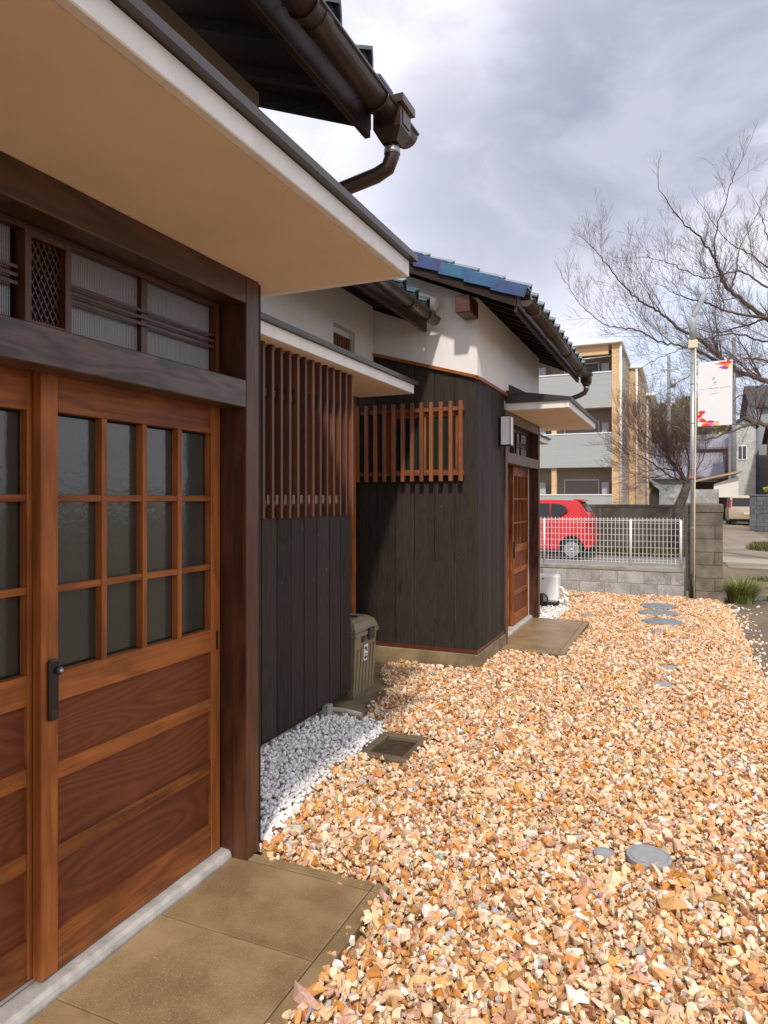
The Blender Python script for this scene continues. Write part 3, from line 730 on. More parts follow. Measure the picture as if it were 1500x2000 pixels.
# upper white wall with a small window recess
WX = -2.59
uw = MB()
for a, b, z0, z1 in ((2.56, 4.92, 2.53, 3.31), (4.92, 5.32, 2.53, 2.56), (4.92, 5.32, 2.99, 3.31), (5.32, 5.705, 2.53, 3.31)): uw.box(WX-.12, WX, a, b, z0, z1)
part('upper_wall', uw, M['plaster'], H2)
wnd = part('small_window', B(WX-.115, WX-.105, 4.92, 5.32, 2.56, 2.99), M['void'], H2)
for k in range(9): part('slat', B(WX-.055, WX-.03, 4.93+k*.043, 4.952+k*.043, 2.56, 2.93), M['slat_z'], wnd)
part('window_head', MB().box(WX-.102, WX-.06, 4.921, 5.319, 2.94, 2.989), M['plaster'], wnd)
roof(H2, 2.70, 5.69, -2.09, 3.115, -3.7, .405, False, True, M['tileg'], rows_n=8, rafter=.28, verge_tiles=False)
gutter(H2, -1.965, 3.115, 2.7, 5.62, hang=(3.4, 4.3, 5.0, 5.4))
pf = MB(); ang = math.atan(.405)
pf.tube([(-1.945, 5.62, 3.245), (-2.02, 5.62, 3.277), (-2.6, 5.62, 3.512), (-3.2, 5.62, 3.755), (-3.7, 5.62, 3.96)], .058, 14)
part('plaster_ridge', pf, M['plaster'], H2)

# ================================================================== FAR HOUSE
H3 = thing('wooden_house', 'far entrance house with blue tiled gable, barred window and square wall lamp', 'house', (-1.75, 7.5, 0))
DY = 6.115
entrance(H3, DY)
FY = 5.72; CX = -1.612
trim = lambda x: 2.590+.28*(CX-x)
planks(H3, 'x', -3.3, CX, FY, .248, trim, wd=.185)
planks(H3, 'y', FY+.015, 6.698, CX, .248, lambda y: 2.577, wd=.16)
part('wall_trim', MB().ex([(-3.3, trim(-3.3)), (CX+.012, trim(CX+.012)), (CX+.012, trim(CX+.012)+.028), (-3.3, trim(-3.3)+.028)], FY-.03, FY+.01), M['door_x'], H3)
part('wall_trim', B(CX+.0005, CX+.026, FY-.03, 8.51, 2.580, 2.608), M['door_y'], H3)
wt = lambda x: 3.285+.427*(CX-x)
part('gable_wall', MB().ex([(-3.9, 1.0), (CX-.012, 1.0), (CX-.012, wt(CX)), (-3.9, wt(-3.9))], FY+.014, FY+.12), M['void'], H3)
part('plaster_gable', MB().ex([(-3.9, trim(-3.9)+.02), (CX-.002, trim(CX)+.02), (CX-.002, wt(CX)), (-3.9, wt(-3.9))], FY-.004, FY+.013), M['plaster'], H3)
part('plaster_side', MB().box(CX-.10, CX, FY+.014, 8.51, 2.595, 3.295), M['plaster'], H3)
part('end_wall', B(-3.9, CX-.101, 8.38, 8.51, 0, 3.29), M['plaster'], H3)
part('footing', MB().box(-3.3, CX+.018, FY-.032, FY+.1, -.02, .21, ch=.004), M['footing'], H3)
part('footing', MB().box(CX-.08, CX+.0175, FY+.101, 6.698, -.02, .21), M['footing'], H3)
part('base_rail', MB().box(-3.3, CX+.006, FY-.012, FY+.05, .2105, .247), M['red_x'], H3)
part('base_rail', MB().box(CX-.05, CX+.0055, FY+.051, 6.698, .2105, .247), M['red_y'], H3)
# barred window on the gable side
wl = part('barred_window', B(-2.44, -1.755, FY-.010, FY-.003, 1.76, 2.34), M['void'], H3)
for a, b in ((-2.39, -2.105), (-2.08, -1.80)): part('pane', B(a, b, FY-.018, FY-.012, 1.81, 2.30), M['glassg'], wl)
for x in (-2.42, -2.093, -1.776): part('frame', B(x-.022, x+.022, FY-.028, FY-.0105, 1.78, 2.325), M['door_z'], wl)
for z in (1.785, 2.30): part('frame', B(-2.397, -1.80, FY-.0265, FY-.0105, z-.025, z+.025), M['door_x'], wl)
for z in (1.775, 2.335): part('rail', B(-2.86, -1.715, FY-.066, FY-.030, z-.017, z+.017, ch=.002), M['slat_x'], wl)
bm_ = B(-.0165, .0165, -.030, 0, 1.705, 2.398, ch=.002).mesh('bar', M['slat_z'])
rep('bar', bm_, wl, [(-1.735-i*.0893, FY-.0665, 0) for i in range(13)])
# roof
roof(H3, 5.42, 9.0, -1.225, 3.125, -3.7, .427, True, False, M['tileg'], rows_n=11, rafter=.24)
gutter(H3, -1.115, 3.115, 5.37, 9.06, hang=(5.6, 6.5, 7.4, 8.3, 8.8))
hopper(H3, -1.105, 8.98, 3.11, [(-1.105, 8.98, 3.0), (-1.105, 8.98, 2.94), (-1.13, 8.98, 2.90), (-1.19, 8.97, 2.87), (-1.59, 8.57, 2.66), (-1.60, 8.56, 2.60), (-1.60, 8.56, 2.45)])
part('purlin', B(-1.725, -1.60, 5.45, FY-.005, 3.10, 3.245, ch=.006), M['red_y'], H3)
canopy(H3, 6.80, 9.06, -1.0, -1.62, 2.4445, th=.07, capz=.03)
part('flashing', MB().prism([(CX+.030, 6.76, 2.60), (CX+.030, 6.76, 2.70), (CX+.22, 6.76, 2.60)], (0, .01, 0)), M['cap'], H3)
c3 = canopy(H3, 10.3, 11.28, -1.97, -2.8, 2.44, th=.07)
part('back_wall', B(-3.0, -2.8, 9.16, 11.5, 0, 3.3), M['board'], H3)
# wall lamp
LX0, LX1, LY0, LY1, LZ0, LZ1 = -1.595, -1.495, 6.47, 6.60, 2.075, 2.345
lm = part('wall_lamp', MB().box(LX0, LX1, LY0, LY1, LZ1, LZ1+.008).box(LX0, LX1, LY0, LY1, LZ0-.012, LZ0)
          .box(LX1-.007, LX1, LY0, LY0+.007, LZ0, LZ1).box(LX0, LX0+.007, LY0, LY0+.007, LZ0, LZ1).box(LX1-.007, LX1, LY1-.007, LY1, LZ0, LZ1)
            .box(CX+.002, LX0-.0005, LY0+.02, LY1-.02, LZ0+.03, LZ1-.03), M['black_metal'], H3)
part('lamp_shade', B(LX0+.002, LX1-.0025, LY0+.0025, LY1-.002, LZ0+.0005, LZ1-.0005), M['lampglass'], lm)

# ================================================================== DOORSTEPS
def doorstep(dy, label, ynear):
    s = thing('doorstep', label, 'doorstep', (-1.35, 1.6+dy, 0), None)
    part('base', MB().box(-1.667, -1.001, ynear+dy, 2.352+dy, -.02, .092, ch=.006), M['slabedge'], s)
    cuts = [ynear+.002, 1.0, 1.438, 1.876, 2.296]
    cuts = [ynear+.002]+[c for c in cuts[1:] if c > ynear+.1]
    for a, b in zip(cuts[:-1], cuts[1:]):
        part('panel', B(-1.664, -1.0605, a+dy+.0025, b+dy-.0025, .088, .1, ch=.002), M['slab'], s)
    part('border', B(-1.0555, -1.003, ynear+dy+.003, 2.295+dy, .088, .1, ch=.002), M['slab'], s)
    part('border', B(-1.664, -1.0605, 2.301+dy, 2.350+dy, .088, .1, ch=.002), M['slab'], s)
    part('border', B(-1.0555, -1.003, 2.301+dy, 2.350+dy, .088, .1, ch=.002), M['slab'], s)
doorstep(0, 'brown pebble-dash doorstep slab in front of the near sliding doors', -.6)
doorstep(DY-.045, 'smaller looking far doorstep slab before the distant wooden doors', .45)

# ================================================================== BIN
def bin_():
    b = thing('rubbish_bin', 'olive brown plastic lidded bin standing between the dark board walls', 'bin', (-2.32, 4.65, .08))
    x1, y0, y1 = -2.165, 4.45, 4.83; x0 = -2.48; zb, zt = .082, .55
    def ring(i, z): return [(x0+i, y0+i, z), (x1-i, y0+i, z), (x1-i, y1-i, z), (x0+i, y1-i, z)]
    mb = MB(); V = []
    lv = [(.035, zb), (.025, zb+.03), (.0, zt)]
    for i, z in lv: V += ring(i, z)
    mb.add(V, [(a*4+k, a*4+(k+1) % 4, (a+1)*4+(k+1) % 4, (a+1)*4+k) for a in range(2) for k in range(4)]+[(0, 1, 2, 3), (8, 9, 10, 11)])
    part('body', mb, M['olive'], b)
    for k in range(6):      # moulded ribs on the long and the short face
        yy = y0+.05+k*.055
        part('rib', MB().prism([(x1-.027, yy, zb+.04), (x1-.027, yy+.034, zb+.04), (x1-.004, yy+.034, zt-.10), (x1-.004, yy, zt-.10)], (.008, 0, 0)), M['olive'], b)
    rim = MB().box(x0-.012, x1+.016, y0-.012, y1+.012, zt-.012, zt+.018, ch=.006).box(x0-.006, x1+.010, y0-.006, y1+.006, zt+.019, zt+.042, ch=.008)
    part('rim', rim, M['olive'], b)
    lid = MB(); V = []
    for i, z in ((-.004, zt+.043), (.018, zt+.085), (.06, zt+.112)): V += ring(i, z)
    lid.add(V, [(a*4+k, a*4+(k+1) % 4, (a+1)*4+(k+1) % 4, (a+1)*4+k) for a in range(2) for k in range(4)]+[(0, 1, 2, 3), (8, 9, 10, 11)])
    part('lid', lid, M['olive'], b)
    part('lid_handle', MB().box(x0+.10, x1-.06, 4.61, 4.625, zt+.1125, zt+.125, ch=.003).box(x0+.13, x1-.09, 4.64, 4.67, zt+.113, zt+.118), M['oliveD'], b)
    part('latch', MB().box(x1+.0165, x1+.032, 4.64, 4.73, zt-.055, zt+.035, ch=.004), M['oliveD'], b)
    part('latch_slot', MB().box(x1-.001, x1+.002, 4.56, 4.61, zt-.06, zt-.015), M['rubber'], b)
    st = part('sticker', MB().prism([(x1+.0005, 4.60, zt-.085), (x1+.0005, 4.66, zt-.085), (x1-.006, 4.66, zt-.205), (x1-.006, 4.60, zt-.205)], (.006, 0, 0)), M['white'], b)
    for yy, zz, w_, h_ in ((4.607, .44, .018, .022), (4.631, .425, .018, .03), (4.613, .40, .03, .008), (4.607, .37, .014, .02), (4.630, .375, .018, .012)):
        part('print', B(x1+.0045, x1+.0066, yy, yy+w_, zz-.01, zz+h_-.01), M['oliveD'], st)
bin_()
solo('bin_slab', MB().ez([(-2.8, 4.22), (-2.00, 4.24), (-1.99, 4.55), (-2.07, 4.93), (-2.8, 4.93)], -.02, .080), M['footing'], 'low stained concrete slab under the olive bin', 'slab', (-2.5, 4.75, 0))
struct('back_door_ground', MB().ez([(-3.2, 4.935), (-2.08, 4.935), (-2.1, 5.1), (-2.3, 5.4), (-2.3, 5.69), (-3.2, 5.69)], -.02, .068), M['footing'])
solo('foundation_stub', MB().box(-2.25, -2.155, 4.02, 4.09, -.02, .171, ch=.004), M['concrete'], 'short concrete stub post holding up the dark board wall', 'post', (-2.31, 4.26, 0))
solo('drain_pipe', MB().tube([(-2.6, 4.13, .10), (-2.25, 4.15, .105), (-2.1, 4.16, .105), (-1.97, 4.15, .095)], .019, 12), M['pvc'], 'pale plastic pipe lying on the ground beside the concrete stub', 'pipe', (-2.3, 4.36, 0))
solo('drain_hose', MB().tube([(-2.2, 4.12, .10), (-2.1, 4.05, .10), (-2.02, 3.98, .085)], .010, 8), M['pvc'], 'thin pale hose curving into the pebbles below the pipe', 'hose', (-2.2, 4.25, 0))
# drain box with grating
dg = thing('drain_box', 'square brown concrete drain pit with a metal grating in the gravel', 'drain', (GRATE[0], GRATE[1], 0))
gx, gy = GRATE
fr = MB()
for a in ((gx-.150, gx-.105, gy-.205, gy+.205), (gx+.105, gx+.150, gy-.205, gy+.205), (gx-.1045, gx+.1045, gy-.205, gy-.145), (gx-.1045, gx+.1045, gy+.145, gy+.205)):
    fr.box(a[0], a[1], a[2], a[3], -.06, .094, ch=.005)
fr.box(gx-.1045, gx+.1045, gy-.1445, gy+.1445, -.06, -.05)
part('frame', fr, M['slabedge'], dg)
gm = MB()
for k in range(9): gm.box(gx-.10, gx+.10, gy-.135+k*.032, gy-.127+k*.032, .066, .078)
for k in range(6): gm.box(gx-.095+k*.0375, gx-.089+k*.0375, gy-.14, gy+.14, .060, .070)
part('grating', gm, plain('rusty_iron', (.10, .07, .045), .7, metal=.3, var=.2, nscale=20), dg)

# ================================================================== COVERS AND STEPPING STONES
def cover(x, y, r, z, h, label, mat='grey', grp=None, n=28):
    o = MB().lathe(smooth=False, prof=[(0, -.06), (r*.97, -.06), (r, h-.004), (r*.97, h), (r*.86, h), (r*.855, h-.003), (r*.82, h-.003), (r*.815, h), (0, h)], c=(x, y, z), axis='z', n=n)
    return solo('drain_cover', o, M[mat], label, 'drain cover', (x, y, 0), grp)
cover(-.291, 2.95, .044, .055, .036, 'small round grey plastic drain cover nearest the camera, left of the larger one')
cover(-.12, 2.97, .088, .060, .046, 'large round grey plastic drain cover in the near gravel')
cover(-.097, 6.43, .075, .050, .042, 'grey cover half buried in the mid yard gravel, farther of the two there')
cover(-.126, 5.81, .075, .055, .040, 'grey cover half buried in gravel, nearer of the two in mid yard')
cover(-.242, 8.40, .075, .012, .042, 'grey cover in the gravel just before the three stepping stones')
cover(-1.12, 9.27, .08, .0, .042, 'grey cover in the gravel beyond the far doorstep')
cover(-.36, 11.2, .07, .0, .042, 'grey cover in the gravel at the foot of the block wall')
solo('drain_cover', MB().box(-1.58, -1.36, 10.95, 11.10, -.02, .04, ch=.004), M['footing'], 'brown square drain lid near the left end of the block wall', 'drain cover', (-1.47, 11.03, 0))
def stepstone(x, y, rx, ry, seed, label):
    r = random.Random(seed); pts = []
    for k in range(26):
        t = 2*math.pi*k/26; q = r.uniform(.94, 1.05); pts.append((x+rx*q*math.cos(t), y+ry*q*math.sin(t)))
    mb = MB(); n = len(pts)
    V = [(px, py, -.02) for px, py in pts]+[(px, py, .038) for px, py in pts]+[(x+(px-x)*.95, y+(py-y)*.95, .047) for px, py in pts]
    mb.add(V, [tuple(range(n))[::-1], tuple(range(2*n, 3*n))]+[(a*n+k, a*n+(k+1) % n, (a+1)*n+(k+1) % n, (a+1)*n+k) for a in (0, 1) for k in range(n)])
    solo('stepping_stone', mb, M['stone'], label, 'stepping stone', (x, y, 0), 'round grey stepping stones in the gravel')
stepstone(-.30, 10.42, .235, .23, 1, 'round grey stepping stone nearest the white fence')
stepstone(-.28, 9.80, .24, .235, 2, 'middle one of the three round grey stepping stones')
stepstone(-.20, 9.10, .24, .22, 3, 'round grey stepping stone nearest the camera')

# ================================================================== WHITE MACHINE ON PEBBLES
mc = thing('white_case', 'white plastic outdoor machine case standing on white pebbles behind the far door', 'machine', (-1.8, 9.9, 0))
part('case', MB().box(-2.05, -1.59, 9.80, 10.05, .09, .475, ch=.03), M['white'], mc)
part('base', MB().box(-2.03, -1.60, 9.82, 10.03, .03, .088, ch=.01), M['rubber'], mc)
part('cable', MB().tube([(-1.80+.075*math.cos(a), 9.775-.004*a, .125+.085*math.sin(a)) for a in np.linspace(0, 12.2, 40)], .008, 6), M['rubber'], mc)
part('plug_box', MB().box(-1.92, -1.79, 9.72, 9.792, .03, .20, ch=.02), M['rubber'], mc)
part('knob', MB().lathe([(0, 0), (.012, 0), (.012, -.008), (0, -.008)], (-1.80, 9.7995, .42), 'y', 12), M['rubber'], mc)
part('hose', MB().tube([(-1.585, 9.9, .30), (-1.54, 9.9, .29), (-1.52, 9.9, .22), (-1.50, 9.88, .14), (-1.46, 9.86, .10)], .016, 8).tube([(-1.585, 9.95, .2), (-1.53, 9.94, .2), (-1.51, 9.93, .12), (-1.53, 9.92, .05)], .014, 8)
     .tube([(-1.50, 9.88, .24), (-1.46, 9.88, .19)], .022, 8), M['white'], mc)

# ================================================================== BLOCK WALL, FENCE, PIER
bw = thing('block_wall', 'low grey concrete block wall carrying the white mesh fence', 'wall', (-1.0, 11.7, 0))
part('core', B(-6.0, .055, 11.63, 11.73, -.02, .455), M['mortar'], bw)
bmesh_b = B(-.196, .196, -.052, .052, -.097, .097, ch=.004).mesh('block', M['block'])
for row in range(2):
    k = 0; x = .06-.2*(1+row % 2)+.2
    x = .055-.198 if row else .055
    if row: part('block', B(-.140, .055, 11.626, 11.734, .202, .396, ch=.004), M['block'], bw); x = -.144
    xx = x-.198; n = 0
    while xx > -6:
        link('block', bmesh_b, bw, Vector((xx, 11.68, .10+.2*row))-worg(bw)); xx -= .4; n += 1
part('coping', MB().box(-6.0, .056, 11.615, 11.745, .40, .47, ch=.008), M['concrete'], bw)
fnr = .0030
fn = thing('mesh_fence', 'white wire mesh fence on the low block wall in front of the red car', 'fence', (-1.0, 11.68, .47))
for x in (-4.9, -3.5, -2.12, -.743, .0): part('post', MB().tube([(x, 11.66, .47), (x, 11.66, 1.22)], .019, 10), M['fence'], fn)
wm = MB().tube([(0, 0, .52), (0, 0, 1.255)], .0046, 6, cap=False).mesh('wire', M['fence'])
rep('wire', wm, fn, [(.04-i*.060, 11.690, 0) for i in range(86)])
for z, r_ in ((.535, .0034), (.575, .003), (.675, .003), (.775, .003), (.875, .003), (.975, .003), (1.075, .003), (1.165, .003), (1.205, .005), (1.228, .0034)):
    part('rail', MB().tube([(-5.2, 11.6975, z), (.06, 11.6975, z)], r_, 6), M['fence'], fn)
pier = thing('block_pillar', 'tall brown weathered block pillar at the right end of the white fence', 'pillar', (.33, 11.6, 0))
part('core', B(.088, .575, 11.54, 14.95, .12, 1.44), M['mortar'], pier)
part('plinth', B(.07, .60, 11.46, 11.9, -.02, .14, ch=.01), M['pierblock'], pier)
for row in range(6):
    z0 = .143+row*.2
    if row % 2: cs = [.082, .19, .585]
    else: cs = [.082, .47, .585]
    for a, b in zip(cs[:-1], cs[1:]): part('block', B(a+.002, b-.002, 11.515+random.uniform(0, .004), 11.62, z0, z0+.195, ch=.005), M['pierblock'], pier)
    y = 11.625
    while y < 14.9: part('block', B(.082, .584, y, y+.392, z0, z0+.195, ch=.005), M['pierblock'], pier); y += .398
part('cap', B(.078, .592, 11.51, 14.97, 1.345, 1.475, ch=.01), M['pierblock'], pier)

# ================================================================== LAMP POLE AND BANNER
lp = thing('lamp_post', 'slim galvanised pole with a cream cable strip and a bent solar lamp head', 'lamp post', (.165, 11.42, 0))
part('pole', MB().tube([(.165, 11.42, -.02), (.165, 11.42, 4.02)], .034, 14), M['steel'], lp)
part('base_sleeve', MB().tube([(.165, 11.42, -.02), (.165, 11.42, .40)], .042, 14), M['rubber'], lp)
part('cable_strip', MB().tube([(.185, 11.378, .0), (.188, 11.378, 1.5), (.205, 11.382, 2.6), (.202, 11.382, 3.86)], .011, 8), M['cream'], lp)
part('neck', MB().tube([(.165, 11.42, 3.98), (.165, 11.42, 4.30), (.18, 11.42, 4.36)], .048, 12), plain('pale_lamp_plastic', (.50, .54, .53), .4), lp)
part('collar', MB().box(.10, .235, 11.36, 11.48, 3.84, 3.97, ch=.012), M['cream'], lp)
hd = MB(); d = Vector((.42, 0, .85)).normalized(); p0 = Vector((.17, 11.42, 4.33)); q = Vector((.85, 0, -.42)).normalized()
a = p0; b_ = p0+d*.36
hd.prism([a-q*.03+Vector((0, -.055, 0)), a+q*.03+Vector((0, -.055, 0)), b_+q*.035+Vector((0, -.055, 0)), b_-q*.035+Vector((0, -.055, 0))], (0, .11, 0))
part('lamp_head', hd, M['steel'], lp)
part('solar_panel', MB().prism([a-q*.032+d*.03+Vector((0, -.05, 0)), b_-q*.037+Vector((0, -.05, 0)), b_-q*.043+Vector((0, -.05, 0)), a-q*.038+d*.03+Vector((0, -.05, 0))], (0, .10, 0)), M['carglass'], lp)
part('warning_band', MB().tube([(.165, 11.42, 1.845), (.165, 11.42, 1.90)], .0365, 14), plain('orange_band', (.55, .13, .07), .5), lp)
for z in (1.1, 2.0, 2.7, 3.3, 3.62): part('clip', MB().tube([(.165, 11.42, z), (.165, 11.42, z+.018)], .0375, 14), M['steel'], lp)
bn = thing('banner', 'white hanging banner with red flower corners clamped to the lamp pole', 'banner', (.46, 11.42, 3.15))
BY = 11.415
part('cloth', MB().prism([(.232, BY, 2.655), (.702, BY, 2.665), (.706, BY, 3.635), (.242, BY, 3.625)], (0, .006, 0)), plain('banner_cloth', (.74, .74, .74), .7, var=.01), bn)
for z in (2.68, 3.60): part('bracket', MB().tube([(.16, BY+.011, z), (.70, BY+.013, z)], .008, 8), M['steel'], bn)
pm = {n: plain('print_'+n, c, .6, var=.0) for n, c in dict(red=(.70, .03, .02), orange=(.80, .22, .04), pink=(.75, .18, .28), magenta=(.42, .03, .22), yellow=(.85, .62, .18), grey=(.20, .18, .18), purple=(.30, .12, .40), rose=(.62, .42, .42)).items()}
rp = random.Random(4); layer = [0]
def petal(cx, cz, L, W, ang, colr, k=0):
    layer[0] += 1; y = BY-.0008-.00035*layer[0]; pts = []
    for t in np.linspace(0, 2*math.pi, 12, endpoint=False):
        u = L*math.cos(t)*.5+L*.5; v_ = W*math.sin(t)*.5*(1.1-.5*math.cos(t))
        pts.append((cx+u*math.cos(ang)-v_*math.sin(ang), y, cz+u*math.sin(ang)+v_*math.cos(ang)))
    part('flower_print', MB().prism(pts, (0, .0003, 0)), pm[colr], bn)
for (a, c_, L) in ((180, 'orange', .20), (192, 'purple', .15), (168, 'pink', .13), (205, 'magenta', .12), (225, 'magenta', .09), (172, 'red', .14)):
    petal(.665, 3.585-(.03 if c_ in ('magenta', 'purple') else 0), L, .035, R(a), c_)
petal(.62, 3.60, .075, .06, R(0), 'red'); petal(.64, 3.545, .05, .05, R(0), 'yellow'); petal(.61, 3.57, .05, .05, R(-20), 'orange')
for (cx, cz, L, W, a, c_) in ((.245, 2.86, .10, .05, 5, 'red'), (.243, 2.83, .05, .09, -80, 'red'), (.262, 2.76, .10, .05, -20, 'red'), (.31, 2.70, .11, .05, -10, 'orange'), (.36, 2.72, .11, .035, 0, 'magenta'),
        (.38, 2.685, .08, .04, -5, 'pink'), (.29, 2.685, .055, .05, 0, 'yellow'), (.45, 2.685, .08, .035, 5, 'yellow'), (.29, 2.672, .12, .025, 2, 'red'), (.47, 2.70, .06, .02, 20, 'orange'), (.25, 2.73, .04, .03, 60, 'pink')):
    petal(cx, cz, L, W, R(a), c_)
petal(.435, 3.375, .035, .035, 0, 'rose'); petal(.455, 3.325, .03, .012, R(-50), 'rose'); petal(.475, 3.31, .025, .012, R(20), 'rose'); petal(.468, 3.285, .012, .012, 0, 'pink')
def textrow(x0, x1, z, h, gaps, colr):
    x = x0; r = random.Random(5); mb = MB(); y = BY-.0012
    while x < x1:
        u = (x-x0)/(x1-x0)
        if any(a < u < b for a, b in gaps): x += .004; continue
        ww = r.choice([.005, .006, .007]); k = r.random(); zz = z+.022*u
        if k < .5: mb.box(x, x+.002, y, y+.0004, zz, zz+h); mb.box(x+.002, x+ww, y, y+.0004, zz, zz+.002); mb.box(x+.002, x+ww, y, y+.0004, zz+h-.002, zz+h)
        else: mb.box(x, x+.002, y, y+.0004, zz, zz+h); mb.box(x+.003, x+ww, y, y+.0004, zz+h*.45, zz+h*.6)
        x += ww+.002
    part('lettering', mb, pm[colr], bn)
textrow(.262, .675, 3.205, .014, [(.17, .23), (.63, .68)], 'grey')
textrow(.455, .50, 3.172, .008, [], 'rose'); textrow(.42, .52, 3.125, .014, [], 'grey')

# ================================================================== RED CAR (side on, tail to the right) and VAN (tail to camera)
def vehicle(root, prof, wz, mp, mat, cuts=()):
    """prof: closed outline (a,z); wz(z): half width; mp maps (a,b,z) to the world"""
    mb = MB(); n = len(prof); L = [mp(a, -wz(z), z) for a, z in prof]; Rr = [mp(a, wz(z), z) for a, z in prof]
    mb.add(L+Rr, [tuple(range(n)), tuple(range(2*n-1, n-1, -1))]); 
    me = bpy.data.meshes.new('body'); bm = bmesh.new(); bv = [bm.verts.new(p) for p in L+Rr]
    bm.faces.new(bv[:n]); bm.faces.new(bv[n:][::-1])
    for i in range(n): bm.faces.new((bv[i], bv[(i+1) % n], bv[n+(i+1) % n], bv[n+i]))
    bmesh.ops.triangulate(bm, faces=[f for f in bm.faces if len(f.verts) > 4])
    bmesh.ops.recalc_face_normals(bm, faces=bm.faces)
    g = worg(root)
    for v_ in bm.verts: v_.co -= g
    ed = [e for e in bm.edges if len(e.link_faces) == 2 and e.calc_face_angle(0) > .35 and max(e.verts[0].co.z, e.verts[1].co.z)+g.z > .62]
    bmesh.ops.bevel(bm, geom=ed, offset=.035, segments=3, affect='EDGES', profile=.6, clamp_overlap=True)
    for f in bm.faces: f.smooth = True
    bm.to_mesh(me); bm.free(); me.materials.append(mat)
    try: me.set_sharp_from_angle(angle=R(35))
    except Exception: pass
    return link('body', me, root)
def wheel(root, mp, a, z, r, side, hw):
    c = mp(a, side*(hw-.0), z); ax = Vector(mp(a, side*1.0, z))-Vector(mp(a, 0, z)); ax.normalize()
    axis = 'y' if abs(ax.y) > .5 else 'x'; s = (ax.y if axis == 'y' else ax.x); s = 1 if s > 0 else -1
    ti = part('wheel', MB().lathe([(r*.70, -.02*s), (r*.93, 0), (r, -.02*s), (r, -.16*s), (r*.9, -.18*s), (r*.70, -.18*s)], c, axis, 28), M['rubber'], root)
    rim = MB().lathe([(r*.70, -.01*s), (r*.66, -.03*s), (r*.64, -.05*s), (0, -.055*s)], c, axis, 28)
    for k in range(5):
        t0 = 2*math.pi*k/5
        def P_(rad, t, h): 
            u, v_ = rad*math.cos(t), rad*math.sin(t)
            return (c[0]+u, c[1]+h, c[2]+v_) if axis == 'y' else (c[0]+h, c[1]+u, c[2]+v_)
        h0 = -.045*s
        rim.prism([P_(r*.12, t0-.8, h0), P_(r*.66, t0-.22, h0), P_(r*.66, t0+.22, h0), P_(r*.12, t0+.8, h0)], tuple(Vector(P_(0, 0, .032*s))-Vector(P_(0, 0, 0))))
    rim.lathe([(r*.16, -.04*s), (r*.15, -.005*s), (0, -.003*s)], c, axis, 16)
    part('rim', rim, M['rim'], ti)
car = thing('red_car', 'small red hatchback parked side on behind the white mesh fence', 'car', (-3.7, 17.8, 0))
mpc = lambda a, b, z: (-2.03+a, 17.8+.70+b, z)
def arch(cx, cz, r, z0):
    t0 = math.asin((z0-cz)/r) if abs((z0-cz)/r) < 1 else 0
    return [(cx+r*math.cos(t), cz+r*math.sin(t)) for t in np.linspace(t0, math.pi-t0, 11)]
prof = [(-.06, .33), (.0, .40), (.0, .62), (-.03, .90), (-.06, 1.05), (-.16, 1.22), (-.34, 1.47), (-.44, 1.515), (-1.2, 1.54), (-1.9, 1.50), (-2.15, 1.42), (-2.62, 1.05), (-3.25, .93), (-3.36, .80), (-3.4, .5), (-3.36, .28)]
prof += [(-3.2, .22)]+[(-2.9-.34*math.cos(t), .28+.34*math.sin(t)) for t in np.linspace(0.0, math.pi, 11)]+[(-2.5, .20), (-.9, .20)]+[(-.52-.34*math.cos(t), .28+.34*math.sin(t)) for t in np.linspace(.0, math.pi, 11)]
wzc = lambda z: .70 if z < .95 else .70-.16*((z-.95)/.59)**1.2
vehicle(car, prof, wzc, mpc, M['red'])
part('underside', MB().box(mpc(-3.2, 0, 0)[0], mpc(-.1, 0, 0)[0], 17.92, 19.1, .16, .62), M['rubber'], car)
for a in (-.52, -2.9):
    for sd in (-1, 1): wheel(car, mpc, a, .28, .275, sd, .70)
def sidepanel(name, pts, mat, lift=.006, th=.012):
    mb = MB(); P0 = [Vector(mpc(a, -wzc(z)-lift, z)) for a, z in pts]; mb.prism(P0, (0, th, 0)); return part(name, mb, mat, car)
sidepanel('side_window', [(-.62, 1.24), (-.68, 1.36), (-.85, 1.43), (-1.05, 1.44), (-1.05, 1.09), (-.85, 1.10)], M['carglass'])
sidepanel('side_window', [(-1.09, 1.09), (-1.09, 1.44), (-1.75, 1.44), (-1.75, 1.07)], M['carglass'])
sidepanel('side_window', [(-1.81, 1.07), (-1.81, 1.43), (-2.1, 1.37), (-2.45, 1.07)], M['carglass'])
part('rear_window', MB().prism([mpc(-.155, -.50, 1.235), mpc(-.335, -.46, 1.475), mpc(-.335, .46, 1.475), mpc(-.155, .50, 1.235)], (.012, 0, .008)), M['carglass'], car)
part('spoiler', MB().prism([mpc(-.50, -.52, 1.50), mpc(-.26, -.50, 1.49), mpc(-.28, -.50, 1.53), mpc(-.50, -.52, 1.55)], (0, 1.04, 0)), M['red'], car)
part('tail_light', MB().prism([mpc(-.20, -.70, .80), mpc(-.02, -.70, .84), mpc(-.05, -.69, 1.04), mpc(-.16, -.69, 1.0)], (0, .09, 0)), M['redlens'], car)
part('bumper', MB().prism([mpc(-.16, -.715, .34), mpc(.03, -.69, .42), mpc(.035, -.69, .60), mpc(-.12, -.715, .63)], (0, 1.40, 0)), M['red'], car)
part('door_seam', MB().box(mpc(-1.07, 0, 0)[0]-.006, mpc(-1.07, 0, 0)[0]+.004, 17.794, 17.80, .30, .98), M['rubber'], car)
part('door_seam', MB().box(mpc(-1.80, 0, 0)[0]-.006, mpc(-1.80, 0, 0)[0]+.004, 17.794, 17.80, .30, .98), M['rubber'], car)
part('door_handle', MB().box(mpc(-1.24, 0, 0)[0]-.09, mpc(-1.24, 0, 0)[0]+.09, 17.775, 17.80, .86, .89, ch=.006), M['red'], car)
